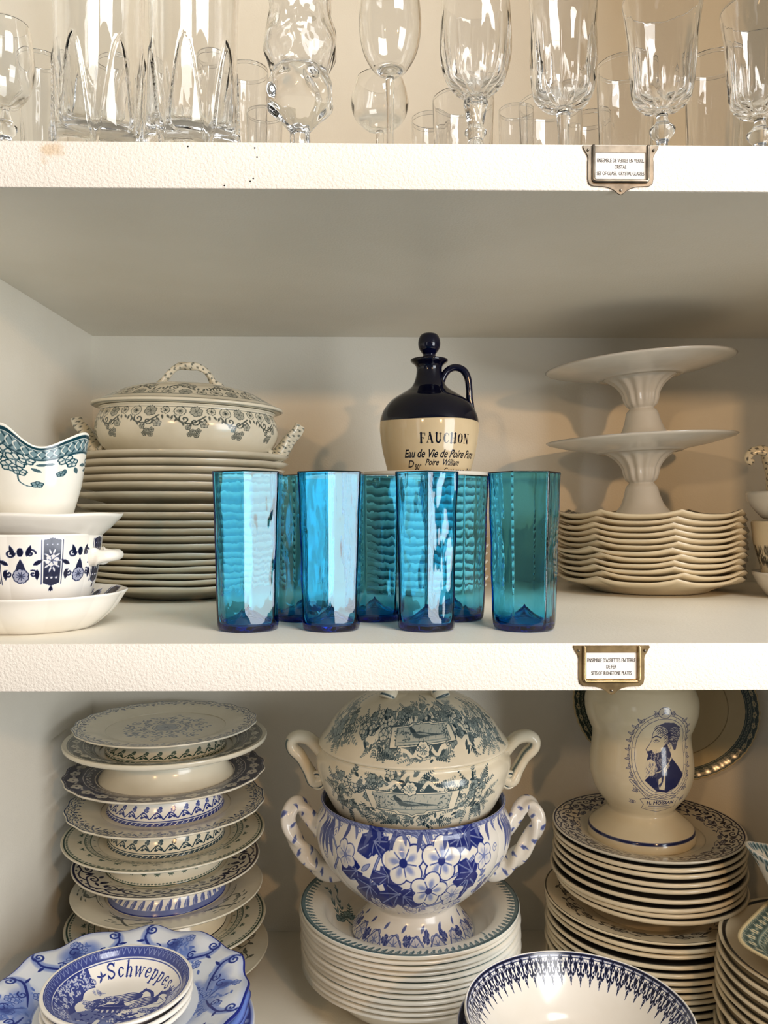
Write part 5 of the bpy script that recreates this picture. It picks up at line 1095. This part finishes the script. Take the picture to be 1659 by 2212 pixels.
# small bowls
wc = Ink(-.06, .06, -.06, .06, 1100)
th_ = np.linspace(0, 2 * PI, 161)
R_ = .0545
wc.stroke([(.0500 * math.cos(a), .0500 * math.sin(a)) for a in th_], .0052, .93)
wc.stroke([(.0532 * math.cos(a), .0532 * math.sin(a)) for a in th_], .0008, .95)
for k in range(72):
    a = k * 2 * PI / 72; wc.stroke([(.0518 * math.cos(a), .0518 * math.sin(a)), (.0492 * math.cos(a + .03), .0492 * math.sin(a + .03)), (.0518 * math.cos(a + .06), .0518 * math.sin(a + .06))], .00035, .45)
wc.stroke([(.0474 * math.cos(a), .0474 * math.sin(a)) for a in th_], .0005, .1); wc.stroke([(.0466 * math.cos(a), .0466 * math.sin(a)) for a in th_], .0006, .9)
def sector(a0, a1, r0, r1):
    A = np.linspace(a0, a1, 24); wob_ = r0 + .003 * np.abs(np.sin((A - a0) / (a1 - a0) * PI * 3)) - .004 * np.sin((A - a0) / (a1 - a0) * PI)
    P = [(r1 * math.cos(a), r1 * math.sin(a)) for a in A] + [(w * math.cos(a), w * math.sin(a)) for a, w in list(zip(A, wob_))[::-1]]
    wc.poly(P, .93, .0006); rr = random.Random(int(a0 * 100))
    for k in range(150):
        a = rr.uniform(a0 + .05, a1 - .05); r = rr.uniform(r0 + .002, r1 - .001); x, y = r * math.cos(a), r * math.sin(a)
        m = rr.random()
        if m < .6: wc.leaf(x, y, rr.random() * 6.3, .0030, .0011, .25)
        elif m < .8: wc.spiral(x, y, .0018, rr.random() * 6, 1.1, .0004, .2)
        else: wc.disc(x, y, .0008, None, .2)
    for a in (a0, a1): e = ((r0 + .004) * math.cos(a), (r0 + .004) * math.sin(a)); wc.spiral(e[0], e[1], .0035, a, 1.4, .0011, .95); wc.spiral(e[0], e[1], .0035, a, 1.4, .0004, .1)
sector(2.40, 3.9, .0340, .0468); sector(-.60, .22, .0350, .0468)
for k in range(12):
    rr = random.Random(k); a = rr.choice([2.45, 2.9, 3.5]) + rr.uniform(-.1, .1); r = rr.uniform(.027, .034); wc.fern(r * math.cos(a), r * math.sin(a), a + PI + rr.uniform(-.6, .6), .006, .8, 5)
A0 = 1.27
def arc_place(a, b):
    an = A0 - a / .0385; r = .0362 + b; return (r * math.cos(an), r * math.sin(an))
serif(wc, 'Schweppes', .0094, arc_place, .06)
for an in (A0 + .92, A0 - .92):
    for q in (0, 1.2, 2.4, -1.2): wc.leaf(.0385 * math.cos(an), .0385 * math.sin(an), an + q, .0042, .0016, .95)
# willow scene: island left, pagoda, trees, boat, birds, bridge
wc.poly([(-.030, -.008), (-.020, -.004), (-.004, -.006), (.004, -.012), (.020, -.014), (.034, -.012), (.036, -.022), (.02, -.034), (-.004, -.040), (-.018, -.038), (-.012, -.028), (-.028, -.024), (-.033, -.016)], .72)
rr = random.Random(3)
for k in range(150):
    x = rr.uniform(-.03, .034); y = rr.uniform(-.037, -.010); wc.leaf(x, y, rr.random() * 6.3, .0034, .0014, rr.choice([.95, .95, .1]))
wc.poly([(-.012, -.026), (-.006, -.018), (.004, -.022), (.012, -.028), (.002, -.036), (-.008, -.036)], .55)
for k in range(6): wc.stroke([(-.012 + k * .008, -.030 + .003 * (k % 2)), (-.008 + k * .008, -.022)], .0005, .1)
wc.disc(.018, -.026, .0055, .0040, 0.0); wc.disc(.013, -.0275, .003, .002, 0); wc.curve([(.006, -.017), (.016, -.0155), (.026, -.019)], .0022, .93); wc.curve([(.008, -.0215), (.017, -.0195), (.026, -.023)], .0007, .9)
wc.poly([(-.030, -.022), (-.020, -.018), (-.012, -.027), (-.022, -.034), (-.030, -.030)], .5); wc.curve([(-.010, -.018), (-.013, -.026), (-.022, -.036)], .0035, 0.0)
wc.poly([(-.014, -.008), (.004, -.008), (.003, -.001), (-.012, -.001)], .92)
for x in (-.0105, -.0065, -.0025, .001): wc.stroke([(x, -.0065), (x, -.0025)], .0017, .12)
wc.poly([(-.018, -.0015), (-.010, .003), (-.002, .004), (.001, .010), (.004, .003), (.0085, -.001), (.012, -.002), (.009, -.0035), (-.014, -.0035)], .95); wc.stroke([(-.012, .0005), (.006, .0012)], .0004, .1)
for (x, y, r) in ((-.020, .000, .0055), (-.016, .006, .0060), (-.009, .010, .0055), (-.023, .004, .0040), (-.004, .0085, .004), (.028, -.006, .006), (.021, -.005, .0045), (.026, -.016, .0055), (.031, -.019, .004), (.012, -.009, .004)):
    wc.disc(x, y, r, r * .72, .9); 
    for k in range(9): a = rr.random() * 6.3; wc.spiral(x + r * .6 * math.cos(a), y + r * .42 * math.sin(a), .0016, a, 1, .0004, .15)
wc.curve([(-.018, -.006), (-.016, .002), (-.012, .006)], .0012, .95)
for k, (x, y) in enumerate(((.004, .012), (.018, .006))):   # two birds of long wings
    for j in range(6): wc.curve([(x - .010 + j * .0004, y + .004 - j * .0018), (x, y + .006 - j * .0016), (x + .010, y + .003 - j * .001), (x + .016 - j, y)] if False else [(x + .010, y + .004 - j * .0008), (x + .002, y + .006 - j * .0022), (x - .006, y + .003 - j * .0022), (x - .011 + j * .0006, y + .002 - j * .0026)], .0013, .93, [.0016, .0014, .0006])
    wc.curve([(x + .008, y + .005), (x + .012, y + .009), (x + .017, y + .006), (x + .019, y + .001)], .0026, .93); wc.leaf(x + .010, y + .006, 1.3, .006, .003, .93)
wc.curve([(.006, -.009), (.011, -.011), (.017, -.0085)], .0018, .93); wc.stroke([(.011, -.010), (.012, -.004)], .0005, .9); wc.leaf(.0035, -.003, .7, .008, .003, .85)
for k in range(5): wc.fern(-.002 + k * .004, -.010 + k * .002, 1.0, .009, .85, 5)
wc.curve([(.026, .006), (.029, .010), (.033, .006)], .0006, .9); wc.curve([(.025, .003), (.030, .002), (.034, .004)], .0006, .9)
for k in range(20):
    a = -.55 - rr.random() * .7; r = rr.uniform(.034, .045); wc.fern(r * math.cos(a), r * math.sin(a), a + 1.5, .006, .55, 5)
wprof = [(0, .002), (.026, .002), (.029, 0), (.032, .001), (.042, .0085), (.0510, .0190), (.0560, .0215), (.0578, .0232), (.0575, .0246), (.0560, .0250), (.0530, .0240), (.0490, .0190), (.040, .0110), (.030, .0062), (0, .0052)]
def wink(th, r, z, top): return np.where(top, planar(wc, 1.0)(th, r * .975, z, top), np.where((z > .0185) & (z < .0193), .8, 0))
me_w = lathe('small_bowl', wprof, 360, 1000, M['white_blue'], None, wink, mesh_only=True, wt=('top', 4.0))
me_w2 = lathe('small_bowl', wprof, 60, 200, M['white_blue'], None, lambda th, r, z, top: np.where(top, ring(.0466, .0535, .9)(th, r, z, top), np.where((z > .0185) & (z < .0196), .8, 0)), mesh_only=True)
WX, WY = -.2010, .1070
for i in range(3):
    o = link('small_bowl', me_w if i == 0 else me_w2, M['white_blue'], None, (WX + (0, .0006, -.0006)[i], WY, zf + .0066 + (2 - i) * .0066), (0, 0, 0)); o.rotation_euler = (0, 0, (0, .3, .6)[i])
    tag(o, 'small white bowl with blue willow print, %s of three on the flow blue platter' % ('topmost', 'middle', 'lowest')[i], 'bowl', 'small willow pattern bowls')

# ---- foreground right bowl
BX, BY = .1575, .080
bw = lathe('serving_bowl', [(0, .003), (.040, .003), (.044, 0), (.048, .001), (.056, .012), (.072, .030), (.0840, .0455), (.0868, .0490), (.0864, .0506), (.0845, .0505), (.072, .0340), (.056, .0180), (.042, .0090), (0, .007)], 200, 1300, M['white_navy'], None, on_top(band(T['lamb'], 58, .0690, .0850)), wt=('top', 4.0), loc=(BX, BY, -.3840 - .0506)); tag(bw, 'large white bowl with navy pointed border in the lower right foreground', 'bowl')
bw2 = lathe('serving_bowl', [(0, .003), (.040, .003), (.044, 0), (.048, .001), (.058, .010), (.078, .0300), (.0900, .0455), (.0918, .0485), (.0910, .0500), (.0890, .0492), (.076, .034), (.058, .0160), (.042, .0080), (0, .006)], 120, 700, M['white_navy'], None, on_top(band(T['dark'], 30, .070, .0895), ring(.0860, .0900, .95)), loc=(BX - .001, BY + .001, -.3840 - .0640)); tag(bw2, 'bowl with dark navy inner border, nested directly under the large white bowl', 'bowl')
nB = 9
mb = pl(.0900, .0170, M['white_navy'], 40, 200, ink=on_top(ring(.08, .089, .9)))
for i in range(nB):
    z_ = (-.3840 - .0640 - .0090) * (1 - i / (nB - 1)) + ZLT * i / (nB - 1)
    o = link('serving_plate', mb['me'], mb['mat'], None, (BX, BY, z_)); tag(o, 'white plate, %s below the large right foreground bowl' % ('first' if i == 0 else 'lowest' if i == nB - 1 else ORD[i]), 'plate', 'plates under the foreground bowl')
# lone plate between the stacks
lp = lathe('dinner_plate', plate_prof(.060, .014), 60, 300, M['warmcream'], None, on_top(band(T['sprig'], 9, .036, .054), ring(.0545, .0575, .95)), loc=(.3120, .165, ZLT)); tag(lp, 'dark rimmed plate low between the foreground bowl and the right corner stack', 'plate')
print('VERTS', sum(len(m.vertices) for m in bpy.data.meshes))
